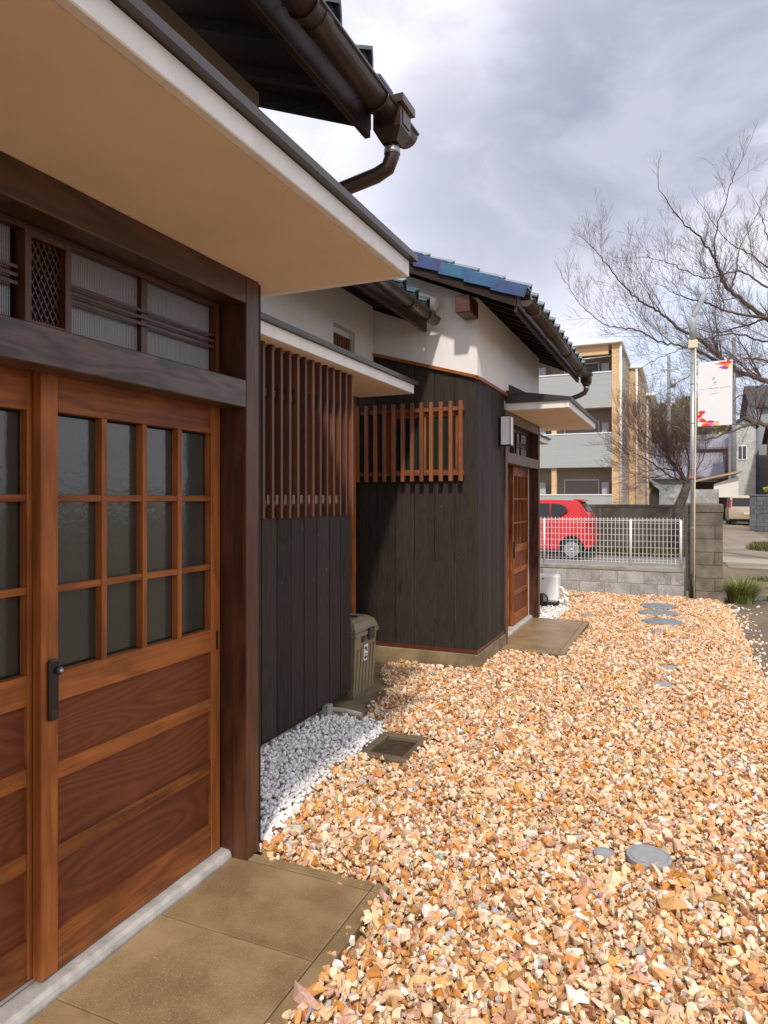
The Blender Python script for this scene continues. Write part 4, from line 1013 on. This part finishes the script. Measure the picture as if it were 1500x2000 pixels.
part('sill_trim', MB().box(mpc(-2.5, 0, 0)[0], mpc(-.9, 0, 0)[0], 17.795, 17.80, .20, .27), M['rubber'], car)
van = thing('small_van', 'champagne coloured small van parked on the lane, seen from behind', 'van', (3.6, 46, 0))
mpv = lambda a, b, z: (3.38+b, 46.2-a, z)
vp = [(.0, .35), (.02, .55), (.0, .95), (-.06, 1.1), (-.14, 1.68), (-.24, 1.80), (-2.6, 1.82), (-2.85, 1.1), (-3.3, .95), (-3.35, .4), (-3.2, .28)]
vp += [(-2.6-.33*math.cos(t), .28+.33*math.sin(t)) for t in np.linspace(0, math.pi, 9)]+[(-1.0, .25)]+[(-.6-.33*math.cos(t), .28+.33*math.sin(t)) for t in np.linspace(0, math.pi, 9)]
wzv = lambda z: .73 if z < 1.0 else .73-.11*(z-1.0)/.82
vehicle(van, vp, wzv, mpv, M['gold'])
for a in (-.6, -2.6):
    for sd in (-1, 1): wheel(van, mpv, a, .28, .28, sd, .73)
part('underside', MB().box(2.75, 4.02, 46.3, 49.4, .18, .6), M['rubber'], van)
part('rear_window', MB().prism([mpv(-.055, -.55, 1.12), mpv(-.055, .55, 1.12), mpv(-.135, .52, 1.62), mpv(-.135, -.52, 1.62)], (0, -.012, 0)), M['carglass'], van)
for s in (-1, 1):
    part('tail_light', MB().prism([mpv(-.03, s*.72, 1.02), mpv(-.05, s*.60, 1.02), mpv(-.12, s*.56, 1.52), mpv(-.10, s*.66, 1.52)], (0, -.02, 0)), M['redlens'], van)
part('bumper', MB().box(2.67, 4.09, 46.15, 46.2, .36, .56, ch=.02), M['gold'], van)
part('number_plate', B(3.45, 3.78, 46.155-.02, 46.148, .62, .78), M['cream'], van)
for s in (-1, 1):
    part('side_window', MB().prism([mpv(-.5, s*(wzv(1.15)+.004), 1.12), mpv(-1.4, s*(wzv(1.15)+.004), 1.12), mpv(-1.4, s*(wzv(1.62)+.004), 1.62), mpv(-.5, s*(wzv(1.62)+.004), 1.62)], (s*.008, 0, 0)), M['carglass'], van)

# ================================================================== CONCRETE WALL, REAR BLOCK WALLS, LANE WALL
cw = thing('concrete_wall', 'long brown stained concrete wall behind the red car', 'wall', (-3, 20.8, 0))
part('panel', B(-16, .35, 20.7, 20.85, -.02, 1.32), M['oldwall'], cw)
part('coping', B(-16, .36, 20.68, 20.87, 1.3205, 1.40, ch=.01), M['oldwall'], cw)
for i in range(9): part('joint_rib', B(-15.5+i*1.9, -15.4+i*1.9, 20.66, 20.698, -.02, 1.31, ch=.01), M['oldwall'], cw)
yb = thing('yard_wall', 'grey block wall beyond the brown pillar under the white awning', 'wall', (2.4, 34, 0))
part('core', B(-.5, 1.55, 33.95, 34.1, -.02, 1.98), M['mortar'], yb)
for r_ in range(10):
    x = -.5+(.2 if r_ % 2 else 0)
    while x < 1.5: part('block', B(x+.003, min(x+.397, 1.55), 33.93, 33.96, r_*.2, r_*.2+.195), M['block'], yb); x += .4
lw = thing('lane_wall', 'dark grey block wall beside the parked van topped by a yellow shrub', 'wall', (4.6, 38, 0))
part('core', B(3.12, 9, 38.05, 38.2, -.02, 1.70), M['darkblock'], lw)
for r_ in range(8):
    x = 3.1+(.3 if r_ % 2 else 0)
    if r_ % 2: part('block', B(3.1, 3.393, 38.0, 38.06, r_*.21, r_*.21+.203, ch=.006), M['darkblock'], lw)
    while x < 8.8: part('block', B(x+.004, x+.596, 38.0+random.uniform(-.008, .008), 38.06, r_*.21, r_*.21+.203, ch=.006), M['darkblock'], lw); x += .6
part('coping', B(3.08, 9, 37.97, 38.22, 1.70, 1.78, ch=.01), M['darkblock'], lw)

# ================================================================== APARTMENT BLOCK
ap = thing('apartment_block', 'three storey yellow brick apartment block with grey balcony parapets', 'building', (-8, 36, 0))
AY = 34.4
part('rear_wall', B(-20, -3.02, AY+1.5, AY+9, 0, 8.9), M['beige'], ap)
part('roof', B(-20.2, -2.55, AY-.25, AY+6.1, 9.0, 9.18, ch=.03), M['white'], ap)
part('upper_facade', B(-20, -3.2, AY+.05, AY+.25, 8.55, 8.999), M['brick'], ap)
part('brick_column', B(-3.04, -2.70, AY, AY+1.6, 0, 8.999), M['brick'], ap)
part('side_wall', B(-3.0, -2.66, AY+1.61, AY+6.0, 0, 8.998), M['beige'], ap)
for z0, z1 in ((5.98, 7.66), (3.10, 4.72), (.2, 1.74)):
    p_ = part('parapet', B(-20, -3.045, AY, AY+.14, z0, z1), M['sidingb'], ap)
    part('handrail', B(-20, -3.045, AY-.03, AY+.17, z1+.001, z1+.055), M['white'], p_)
    part('balcony_floor', B(-20, -3.05, AY+.141, AY+1.49, z0+.02, z0+.2), M['beige'], p_)
for fl in range(3):
    zb = 2.95*fl+.45
    for bay in range(4):
        x1 = -3.2-bay*3.1
        wn = part('shutter_window', B(x1-2.25, x1-.62, AY+1.46, AY+1.499, zb, zb+2.05), M['shutter'], ap)
        part('frame', MB().box(x1-2.30, x1-2.25, AY+1.44, AY+1.4985, zb, zb+2.1).box(x1-.62, x1-.57, AY+1.44, AY+1.4985, zb, zb+2.1).box(x1-2.2495, x1-.6205, AY+1.44, AY+1.4985, zb+2.051, zb+2.1), M['white'], wn)
        if fl == 2: part('pane', B(x1-1.25, x1-.66, AY+1.43, AY+1.4595, zb+.3, zb+1.98), M['glassd'], wn)
        part('duct_box', B(x1-.40, x1-.04, AY+.9, AY+1.2, zb+.75, zb+1.95, ch=.02), plain('pale_duct', (.50, .51, .54), .5) if bay == 0 and fl == 0 else bpy.data.materials['pale_duct'], ap)
        if fl < 2: part('brick_post', B(x1-2.72, x1-2.48, AY+.15, AY+.4, zb+.6, 2.95*fl+3.1), M['brick'], ap)
part('drying_pole', MB().tube([(-6.0, AY-.05, 8.30), (-3.1, AY-.05, 8.42)], .03, 8), M['steel'], ap)
part('rain_pipe', MB().tube([(-2.64, AY-.02, .3), (-2.64, AY-.02, 8.99)], .06, 8), M['white'], ap)
part('roof', B(-6, -1.95, 40.3, 50, 8.82, 8.99, ch=.03), M['white'], ap)
part('brick_wing', B(-2.655, -2.2, 40.45, 44, 0, 8.80), M['brick'], ap)
part('rain_pipe', MB().tube([(-2.27, 40.39, .3), (-2.27, 40.39, 8.8)], .06, 8), M['white'], ap)
part('side_bay', B(-2.21, -2.0, 44.01, 50, 0, 8.2), M['beige'], ap)
part('brick_wing', B(-2.198, -1.85, 46, 50, 0, 8.0), M['brick'], ap)
part('rain_pipe', MB().tube([(-1.95, 45.9, .3), (-1.95, 45.9, 7.9)], .06, 8), M['white'], ap)
part('roof', B(-2.3, -1.45, 45.6, 52, 8.0, 8.17, ch=.03), M['white'], ap)

# ================================================================== HOUSES BEHIND
def gable_house(name, label, x0, x1, y0, y1, h, rh, wall, roofm, axis='x', over=.4, wins=(), loc=None, cat='house'):
    t = thing(name, label, cat, ((x0+x1)/2, y0, 0)); part('wall', B(x0, x1, y0, y1, 0, h), wall, t)
    o = over; th = .16
    if axis == 'x':   # ridge along X, slopes face the camera
        ym = (y0+y1)/2
        part('roof', MB().ey([(y0-o, h-.1), (ym, h+rh), (y1+o, h-.1), (y1+o, h-.1+th), (ym, h+rh+th), (y0-o, h-.1+th)], x0-o, x1+o), roofm, t)
        part('gable', MB().ey([(y0, h), (ym, h+rh-.05), (y1, h)], x0, x1), wall, t)
    else:
        xm = (x0+x1)/2
        part('roof', MB().ex([(x0-o, h-.1), (xm, h+rh), (x1+o, h-.1), (x1+o, h-.1+th), (xm, h+rh+th), (x0-o, h-.1+th)], y0-o, y1+o), roofm, t)
        part('gable', MB().ex([(x0, h), (xm, h+rh-.05), (x1, h)], y0, y1), wall, t)
    for (a, b, c, d) in wins:
        wn = part('window', B(a, b, y0-.05, y0-.002, c, d), M['white'], t)
        part('pane', B(a+.07, (a+b)/2-.03, y0-.07, y0-.051, c+.07, d-.07), M['glassd'], wn); part('pane', B((a+b)/2+.03, b-.07, y0-.07, y0-.051, c+.07, d-.07), M['glassd'], wn)
    return t
M['lavroof'] = plain('weathered_grey_roof', (.26, .25, .29), .7, col2=(.19, .18, .21), nscale=1.5)
M['brownroof'] = plain('dark_brown_roof', (.085, .07, .072), .7)
M['pink'] = plain('salmon_wall', (.50, .25, .21), .85); M['palew'] = plain('pale_wall', (.55, .56, .54), .85)
M['greyw'] = plain('grey_green_wall', (.34, .37, .36), .85); M['beigew'] = plain('beige_render', (.46, .33, .23), .85)
M['darkw'] = plain('dark_wood_wall', (.05, .038, .032), .85)
gable_house('grey_roof_house', 'low house with a broad weathered grey roof beside the apartment block', -5.6, 2.6, 57, 66, 3.2, 2.9, M['greyw'], M['lavroof'], 'x', wins=[(-3, -1.6, 1.0, 2.3), (0, 1.6, 1.0, 2.4)])
sh = gable_house('shed', 'small dark open shed with tiled roof at the foot of the apartment block', -3.3, -1.35, 46.5, 50, 2.2, .8, M['darkw'], M['lavroof'], 'y', over=.5)
part('brace', MB().prism([(-2.1, 46.42, 1.4), (-1.98, 46.42, 1.4), (-1.68, 46.42, 2.3), (-1.80, 46.42, 2.3)], (0, .05, 0)), plain('yellow_brace', (.55, .30, .08), .6), sh)
gable_house('pink_house', 'salmon and white two storey house seen past the banner pole', 1.6, 4.0, 60, 66, 5.6, 1.2, M['pink'], M['lavroof'], 'x', wins=[(2.2, 3.2, 3.8, 5.0)])
gable_house('white_house', 'narrow pale house with rust stained side beside the grey house', 3.2, 4.6, 52, 56, 6.5, .5, M['palew'], M['brownroof'], 'y', over=.2, wins=[(3.5, 4.1, 4.2, 5.2)])
gh = gable_house('grey_house', 'tall grey green house with a dark brown roof behind the van', 4.75, 12, 54, 62, 8.0, 1.9, M['greyw'], M['brownroof'], 'x', wins=[(5.6, 7.0, 5.2, 6.6), (8, 9.4, 5.2, 6.6), (5.8, 7.0, 1.2, 2.6)])
part('corner_duct', B(4.7, 4.95, 53.7, 53.95, 0, 7.8), plain('blue_grey_duct', (.22, .25, .28), .7), gh)
bh = gable_house('beige_house', 'beige rendered two storey house in front of the tall grey house', 5.35, 11, 48.5, 53, 5.4, 1.0, M['beigew'], M['brownroof'], 'x', over=.25, wins=[(5.5, 6.2, 3.6, 4.8), (7.2, 8.4, 3.6, 4.8)])
part('lean_to', B(5.30, 8, 47.2, 48.45, 0, 2.55), plain('grey_lean_to', (.24, .26, .26), .8), bh); part('lean_to_roof', B(5.2, 8.2, 46.9, 48.47, 2.56, 2.66), M['brownroof'], bh)
aw = thing('awning', 'white fabric awning hanging under a sloping roof beyond the pillar', 'awning', (1.9, 40, 0))
part('sheet', MB().prism([(1.55, 40, 1.65), (2.75, 40, 1.65), (2.75, 40, 2.75), (1.6, 40, 2.35)], (0, .02, 0)), plain('awning_sheet', (.72, .68, .62), .8, col2=(.55, .34, .2), nscale=1.2, lo=.2, hi=.45), aw)
part('roof', MB().prism([(.2, 39.6, 2.35), (2.9, 39.6, 2.95), (2.9, 39.6, 3.05), (.2, 39.6, 2.45)], (0, 2.4, 0)), M['beigew'], aw)
part('back_wall', B(.3, 2.0, 41.5, 41.6, 0, 2.5), M['darkw'], aw)
for nm, x, y, h_, lab in (('utility_pole', -.33*0-.9, 60, 13.2, 'grey utility pole rising beyond the apartment block, left of the lamp pole'), ('utility_pole', 3.20, 50.5, 12.2, 'grey utility pole rising between the van and the banner')):
    u = thing(nm, lab, 'utility pole', (x, y, 0)); part('pole', MB().tube([(x, y, 0), (x, y, h_)], [.17, .12], 10), plain('pole_concrete_'+str(int(y)), (.26, .27, .28), .85), u)
    part('crossarm', B(x-.7, x+.7, y-.05, y+.05, h_-1.2, h_-1.1), M['steel'], u)
    part('transformer', MB().lathe([(0, 0), (.22, 0), (.22, .6), (0, .6)], (x+.3, y, h_-2.6), 'z', 12), M['steel'], u)
for k, (a, b) in enumerate((((-.9, 60, 12), (-14, 52, 10)), ((-.9, 60, 12), (3.20, 50.5, 11)))):
    a = Vector(a); b = Vector(b); pts = [a.lerp(b, t)-Vector((0, 0, 1.2*4*t*(1-t)*.5)) for t in np.linspace(0, 1, 12)]
    solo('power_line', MB().tube(pts, .014, 5), M['rubber'], ['thin black cable sagging left from the far utility pole', 'thin black cable running right between the two utility poles'][k], 'cable', tuple(a))

# ================================================================== FOLIAGE
def leafcloud(name, label, cat, blobs, n, size, cols, loc, flat=0):
    t = thing(name, label, cat, loc); Vv, Tt, Cc = [], [], []
    P = []; col = []
    for (cx, cy, cz, rx, ry, rz, cn) in blobs:
        m = int(n*cn); d = rng.normal(size=(m, 3)); d /= np.linalg.norm(d, axis=1)[:, None]
        r = rng.uniform(.35, 1.0, (m, 1))**.5; r *= 1+.22*np.sin(d[:, :1]*7+cx)*np.cos(d[:, 2:3]*6+cy)
        P.append(np.array([cx, cy, cz])+d*r*np.array([rx, ry, rz])); col.append(rng.uniform(.7, 1.25, (m, 1))*cols[rng.integers(0, len(cols), m)])
    P = np.concatenate(P); C = np.concatenate(col); N = len(P)
    quad = np.array([(-1, -.5, 0), (1, -.5, 0), (1, .5, 0), (-1, .5, 0)]); Rm = rand_rot(N)
    s = size*rng.uniform(.6, 1.4, N)
    V = (np.einsum('nij,vj->nvi', Rm, quad)*s[:, None, None]+P[:, None]).reshape(-1, 3)-np.array(loc)
    f = np.array([[0, 1, 2], [0, 2, 3]])[None]+(np.arange(N)*4)[:, None, None]
    link('crown', big_mesh('crown', V, f.reshape(-1, 3), np.repeat(np.clip(C, 0, 1), 4, 0), M['leaf']), t)
    return t
GREEN = np.array([(.22, .27, .10), (.26, .29, .11), (.36, .32, .12), (.18, .22, .09)])
BROWNG = np.array([(.42, .32, .14), (.33, .29, .12), (.24, .25, .10), (.48, .36, .18)])
for i, (x, y, z, rx, rz, cols, lab) in enumerate(((-3.0, 84, 9.0, 4.2, 3.4, GREEN, 'dark green evergreen tree showing just right of the apartment block'),
        (.6, 90, 9.5, 3.6, 4.4, BROWNG, 'yellow brown leafy tree behind the grey roof'), (4.2, 86, 8.2, 3.0, 2.6, BROWNG, 'olive brown tree seen right of the lamp pole'), (8.6, 90, 8.8, 4.2, 3.2, GREEN, 'dark green tree behind the banner'))):
    t = leafcloud('evergreen_tree', lab, 'tree', [(x, y, z, rx, 2.5, rz, .5), (x+rx*.4, y, z-rz*.5, rx*.8, 2.2, rz*.7, .25), (x-rx*.5, y, z-rz*.5, rx*.8, 2.2, rz*.7, .25)], 5200, .26, cols, (x, y, 0))
    part('trunk', MB().tube([(x, y, 0), (x+.2, y, z-rz)], [.35, .25], 8), M['bark'], t)
hedge = leafcloud('yellow_shrub', 'yellow green flowering shrub on top of the dark lane wall', 'shrub', [(5.6, 39.0, 1.95, 1.6, .5, .42, 1)], 1800, .09, np.array([(.55, .42, .04), (.35, .33, .05), (.12, .16, .03)]), (5.6, 39, 0))
def tuft(name, label, cat, cx, cy, rad, n, L, cols, spread=.6):
    Vv = []; Ff = []; Cc = []; b = 0
    for i in range(n):
        a = random.uniform(0, 2*math.pi); r = rad*random.uniform(0, 1)**.6; x = cx+r*math.cos(a); y = cy+r*math.sin(a)
        l = L*random.uniform(.55, 1.1); a2 = a+random.uniform(-.7, .7); out = spread*random.uniform(.3, 1.3); wd = .006
        c = cols[random.randrange(len(cols))]*random.uniform(.7, 1.3); px, py = -math.sin(a2)*wd, math.cos(a2)*wd
        for t in (0, .35, .7, 1):
            X = x+math.cos(a2)*out*l*t*t; Y = y+math.sin(a2)*out*l*t*t; Z = -.03+l*(t-.42*t*t*min(out, 1)); q = 1-t*.9
            Vv += [(X-px*q, Y-py*q, Z), (X+px*q, Y+py*q, Z)]; Cc += [c, c]
        for k in range(3): Ff += [(b+2*k, b+2*k+1, b+2*k+3), (b+2*k, b+2*k+3, b+2*k+2)]
        b += 8
    V = np.array(Vv)-np.array([cx, cy, 0])
    o = link(name, big_mesh(name, V, np.array(Ff), np.clip(np.array(Cc), 0, 1), M['leaf']), None, (cx, cy, 0)); o['label'] = label; o['category'] = cat
    return o
GR = np.array([(.16, .20, .03), (.22, .25, .05), (.10, .14, .02), (.32, .30, .12)])
tuft('grass_clump', 'bright green grass clump growing at the foot of the brown pillar', 'grass', .84, 11.72, .17, 900, .50, GR, .9)
GR2 = np.array([(.085, .09, .018), (.12, .11, .028), (.06, .075, .015), (.20, .16, .06)])
def turf(name, poly, dens, L, lab):
    x, y = field(poly, dens, .08); n = len(x); a = rng.uniform(0, 2*np.pi, n); l = L*rng.uniform(.5, 1.3, n); wv = .012
    base = np.stack([x, y, np.full(n, -.03)], 1); s = np.stack([-np.sin(a)*wv, np.cos(a)*wv, 0*a], 1)
    tip = base+np.stack([np.cos(a)*l*.6, np.sin(a)*l*.6, l], 1)
    V = np.stack([base-s, base+s, tip], 1).reshape(-1, 3); f = np.arange(n*3).reshape(-1, 3)
    C = np.repeat(GR2[rng.integers(0, 4, n)]*rng.uniform(.7, 1.3, (n, 1)), 3, 0)
    o = link(name, big_mesh(name, V, f, C, M['leaf'])); o['kind'] = 'stuff'; o['label'] = lab; o['category'] = 'grass'
turf('grass', [(1.25, 15.2), (3.0, 13.2), (6, 12), (6, 15.5), (2.5, 16.6)], 2300, .04, 'thin mossy grass patch on the dirt right of the pillar')
turf('roadside_grass', [(1.9, 24.0), (2.6, 22.8), (8, 21.5), (9, 26), (2.4, 26.5)], 1500, .16, 'strip of longer roadside grass below the dark lane wall')
turf('verge_weeds', [(-5, 19.6), (-.1, 19.6), (.2, 20.6), (-5, 20.6)], 420, .35, 'weeds along the foot of the brown concrete wall')

# ---- bare trees
def branch(mb, p, d, r, L, depth, rnd, up=.12, dens=1.0):
    seg = max(3, int(L/.16)); pts = [p.copy()]; dirs = [d.copy()]; q = p.copy(); dd = d.copy()
    for i in range(seg):
        dd = (dd+Vector((rnd.gauss(0, .05), rnd.gauss(0, .05), rnd.gauss(0, .04)+up*.25))).normalized(); q = q+dd*(L/seg); pts.append(q.copy()); dirs.append(dd.copy())
    radii = [max(.0018, r*(1-.8*i/seg)) for i in range(seg+1)]
    mb.tube(pts, radii, 5 if r > .012 else 3, cap=False)
    if depth <= 0: return
    kids(mb, pts, dirs, radii, depth, rnd, dens, L)
def kids(mb, pts, dirs, radii, depth, rnd, dens, L, step=None):
    n = max(2, int(L*dens*(6.0 if depth > 1 else 7.0)))
    for k in range(n):
        t = rnd.uniform(.12, 1.0)*(len(pts)-1); i = min(int(t), len(pts)-2); p = pts[i].lerp(pts[i+1], t-i); d = dirs[i]
        perp = d.cross(Vector((rnd.gauss(0, 1), rnd.gauss(0, 1), rnd.gauss(0, 1)))).normalized()
        if perp.z < -.2 and rnd.random() < .6: perp = -perp
        an = rnd.uniform(.4, .8); nd = (d*math.cos(an)+perp*math.sin(an)).normalized()
        r = radii[i]*rnd.uniform(.35, .6); l = L*rnd.uniform(.28, .62)*(1.15-.5*t/len(pts))
        branch(mb, p, nd, max(r, .0022), max(l, .16), depth-1, rnd, dens=dens)
def limb(mb, tw, pts, r0, r1, depth, rnd, dens=1.0, sub=8, lf=1.0):
    P_ = [Vector(p) for p in pts]; out = []
    for i in range(len(P_)-1):
        a, b = P_[i], P_[i+1]; pa = P_[i-1] if i else a*2-b; pb = P_[i+2] if i+2 < len(P_) else b*2-a
        for k in range(sub):
            t = k/sub; out.append(.5*((2*a)+(b-pa)*t+(2*pa-5*a+4*b-pb)*t*t+(3*a-pa-3*b+pb)*t**3))
    out.append(P_[-1]); n = len(out); rad = [.72*(r0+(r1-r0)*(i/(n-1))**.8) for i in range(n)]
    out = [p+Vector((rnd.gauss(0, .012), rnd.gauss(0, .012), rnd.gauss(0, .012))) for p in out]
    mb.tube(out, rad, 7, cap=False)
    dirs = [(out[min(i+1, n-1)]-out[max(i-1, 0)]).normalized() for i in range(n)]
    L = sum((out[i+1]-out[i]).length for i in range(n-1))
    cnt = int(L*5.5*dens)
    for k in range(cnt):
        t = rnd.uniform(.06, 1.0); i = min(int(t*(n-1)), n-2); d = dirs[i]
        perp = d.cross(Vector((rnd.gauss(0, 1), rnd.gauss(0, 1), rnd.gauss(0, .6)))).normalized()
        if perp.z < 0 and rnd.random() < .75: perp = -perp
        an = rnd.uniform(.4, .9); nd = (d*math.cos(an)+perp*math.sin(an)).normalized()
        branch(tw, out[i].copy(), nd, max(rad[i]*rnd.uniform(.2, .42), .0035), lf*rnd.uniform(.6, 1.55)*(1.1-.5*t), depth, rnd, dens=dens)
    branch(tw, out[-1].copy(), dirs[-1], r1, .5, 1, rnd)
bt = thing('bare_tree', 'large bare cherry tree reaching in from the right behind the lamp pole', 'tree', (3.2, 18.3, 0))
rt = random.Random(21); trk = MB(); tw = MB()
trk.tube([(3.3, 18.4, -.1), (3.25, 18.35, .6), (3.1, 18.25, 1.8), (2.95, 18.15, 3.0), (2.85, 18.05, 4.3), (2.75, 17.95, 5.2)], [.30, .23, .20, .18, .15, .12], 12)
LIMBS = [
    ([(2.84, 17.92, 4.94), (1.76, 17.19, 5.51), (1.0, 16.59, 6.07), (0.77, 16.23, 6.35), (0.65, 15.91, 6.58), (0.36, 15.52, 6.95), (-0.03, 15.08, 7.24), (-0.43, 14.64, 7.79)], .085, .008),
    ([(2.72, 17.76, 5.37), (1.72, 16.8, 5.46), (0.99, 15.96, 5.43), (0.58, 15.26, 5.47), (0.09, 14.52, 5.47), (-0.22, 13.86, 5.46)], .06, .007),
    ([(2.86, 18.04, 3.57), (1.78, 17.42, 4.18), (1.14, 16.99, 4.39), (0.81, 16.69, 4.64), (0.38, 16.35, 5.01), (-0.01, 16.03, 5.21), (-0.43, 15.69, 5.56), (-0.8, 15.38, 5.75), (-1.13, 15.08, 6.05), (-1.46, 14.79, 6.49), (-1.75, 14.51, 6.8)], .095, .006),
    ([(1.15, 17.08, 4.4), (0.19, 16.71, 4.92), (-0.4, 16.51, 5.06), (-0.91, 16.34, 5.35), (-1.54, 16.13, 5.49), (-2.07, 15.95, 5.95), (-2.42, 15.85, 6.53)], .045, .006),
    ([(1.01, 16.8, 6.13), (1.14, 17.07, 6.74), (1.24, 17.33, 7.27), (1.53, 17.68, 7.94), (1.85, 18.04, 8.74)], .03, .007),
    ([(0.67, 16.32, 6.71), (0.68, 16.25, 7.28), (0.87, 16.25, 7.86), (1.01, 16.22, 8.35), (1.32, 16.28, 9.03)], .028, .006),
    ([(2.82, 17.8, 2.86), (1.74, 17.03, 3.15), (1.41, 16.57, 3.16), (0.79, 15.99, 2.9), (0.3, 15.47, 2.79), (-0.28, 14.91, 3.15), (-0.6, 14.46, 3.42)], .055, .008),
    ([(2.84, 17.92, 5.39), (2.18, 17.38, 6.24), (1.74, 16.93, 7.17), (1.51, 16.58, 7.85)], .05, .007),
    ([(1.75, 17.12, 4.14), (1.22, 16.6, 3.82), (0.7, 16.08, 3.45), (0.49, 15.7, 3.52)], .025, .006),
    ([(2.79, 18.23, 5.94), (2.07, 18.16, 6.71), (1.55, 18.18, 7.27), (1.01, 18.19, 7.72), (0.45, 18.19, 8.67)], .045, .006),
    ([(2.88, 18.16, 4.86), (1.78, 17.41, 5.06), (1.03, 16.81, 5.18), (0.41, 16.26, 4.98), (-0.2, 15.73, 4.65), (-0.67, 15.25, 4.36)], .04, .006),
    ([(2.88, 18.16, 4.28), (1.99, 17.5, 4.56), (1.34, 16.94, 4.64), (0.61, 16.35, 4.35), (0.0, 15.81, 4.08), (-0.39, 15.37, 3.74)], .04, .006),
    ([(2.88, 18.16, 5.91), (1.78, 17.41, 6.3), (1.14, 16.85, 6.56), (0.51, 16.31, 6.31), (-0.1, 15.77, 6.5), (-0.69, 15.24, 6.63)], .04, .006),
    ([(1.75, 17.12, 5.53), (1.16, 17.27, 5.41), (0.76, 17.51, 5.39), (0.22, 17.68, 5.6), (-0.34, 17.85, 5.57)], .035, .006),
]
for pts, r0, r1 in LIMBS: limb(trk, tw, pts, r0, r1, 2, rt, 1.3, lf=.62 if pts[-1][2] > 7.4 else 1.0)
part('trunk', trk, M['bark'], bt); part('crown', tw, M['twig'], bt)
bt2 = thing('bare_tree', 'smaller leaning bare tree with reddish twigs in front of the brown concrete wall', 'tree', (0, 20.2, 0))
rt = random.Random(5); trk = MB(); tw = MB()
trk.tube([(.05, 20.3, -.1), (-0.03, 20.27, 0.71), (-0.03, 20.24, 1.41), (0.08, 20.25, 1.69), (0.17, 20.25, 2.0)], [.19, .15, .135, .12, .10], 10)
for pts, r0 in (([(0.17, 20.25, 1.97), (-0.06, 19.97, 2.31), (-0.38, 19.65, 2.85), (-0.59, 19.37, 3.31)], .07),
    ([(0.17, 20.25, 1.97), (-0.25, 19.82, 2.17), (-0.68, 19.39, 2.5), (-1.1, 18.96, 2.75), (-1.39, 18.59, 2.94)], .05),
    ([(0.17, 20.25, 1.97), (0.19, 20.4, 2.6), (0.07, 20.49, 3.17), (-0.13, 20.55, 3.89)], .055), ([(0.17, 20.25, 1.97), (0.52, 20.67, 2.6), (0.72, 21.03, 3.19)], .045),
    ([(-0.06, 20.04, 2.31), (-0.5, 19.7, 2.37), (-1.0, 19.34, 2.23), (-1.42, 19.01, 2.02)], .025), ([(-0.38, 19.68, 2.85), (-0.86, 19.22, 3.23), (-1.28, 18.78, 3.48), (-1.5, 18.43, 3.85)], .025),
    ([(-0.12, 19.79, 2.16), (-0.32, 19.82, 2.65), (-0.86, 19.69, 2.86), (-1.27, 19.62, 3.82)], .025)):
    limb(trk, tw, pts, r0, .006, 2, rt, 1.9)
part('trunk', trk, M['bark'], bt2); part('crown', tw, M['twig2'], bt2)
for i, (x, y, h_, lab) in enumerate(((-3.2, 78, 13.5, 'far bare tree rising just right of the apartment block'), (1.0, 76, 13.0, 'far bare tree rising behind the lamp pole'))):
    ft = thing('bare_tree', lab, 'tree', (x, y, 0)); trk = MB(); tw = MB(); rr_ = random.Random(40+i)
    trk.tube([(x, y, 0), (x+.3, y, h_*.35), (x, y, h_*.6)], [.25, .18, .1], 8)
    for k in range(9):
        a = k*.7; z0 = h_*(.35+.028*k); d = Vector((math.cos(a)*.6, math.sin(a)*.4, .9)).normalized(); p0 = Vector((x+.15, y, z0))
        pts = [p0, p0+d*1.4, p0+d*2.8+Vector((0, 0, .5)), p0+d*4.0+Vector((0, 0, 1.1))]
        def L_(mb, p, d, r, L, dep):
            q = p+d*L; mb.tube([p, p.lerp(q, .5)+Vector((rr_.gauss(0, .05), 0, rr_.gauss(0, .05)))*L, q], [r, r*.75, r*.5], 3, cap=False)
            if dep:
                for _ in range(4):
                    nd = (d+Vector((rr_.gauss(0, .5), rr_.gauss(0, .5), rr_.gauss(0, .35)+.15))).normalized(); L_(mb, p.lerp(q, rr_.uniform(.3, 1)), nd, r*.5, L*.62, dep-1)
        trk.tube(pts, [.09, .07, .05, .03], 5)
        for t in (.3, .5, .7, .85, 1.0): L_(tw, p0.lerp(pts[-1], t), (d+Vector((rr_.gauss(0, .5), rr_.gauss(0, .5), .2))).normalized(), .022, 1.5, 2)
    part('trunk', trk, M['bark'], ft); part('crown', tw, M['twig'], ft)
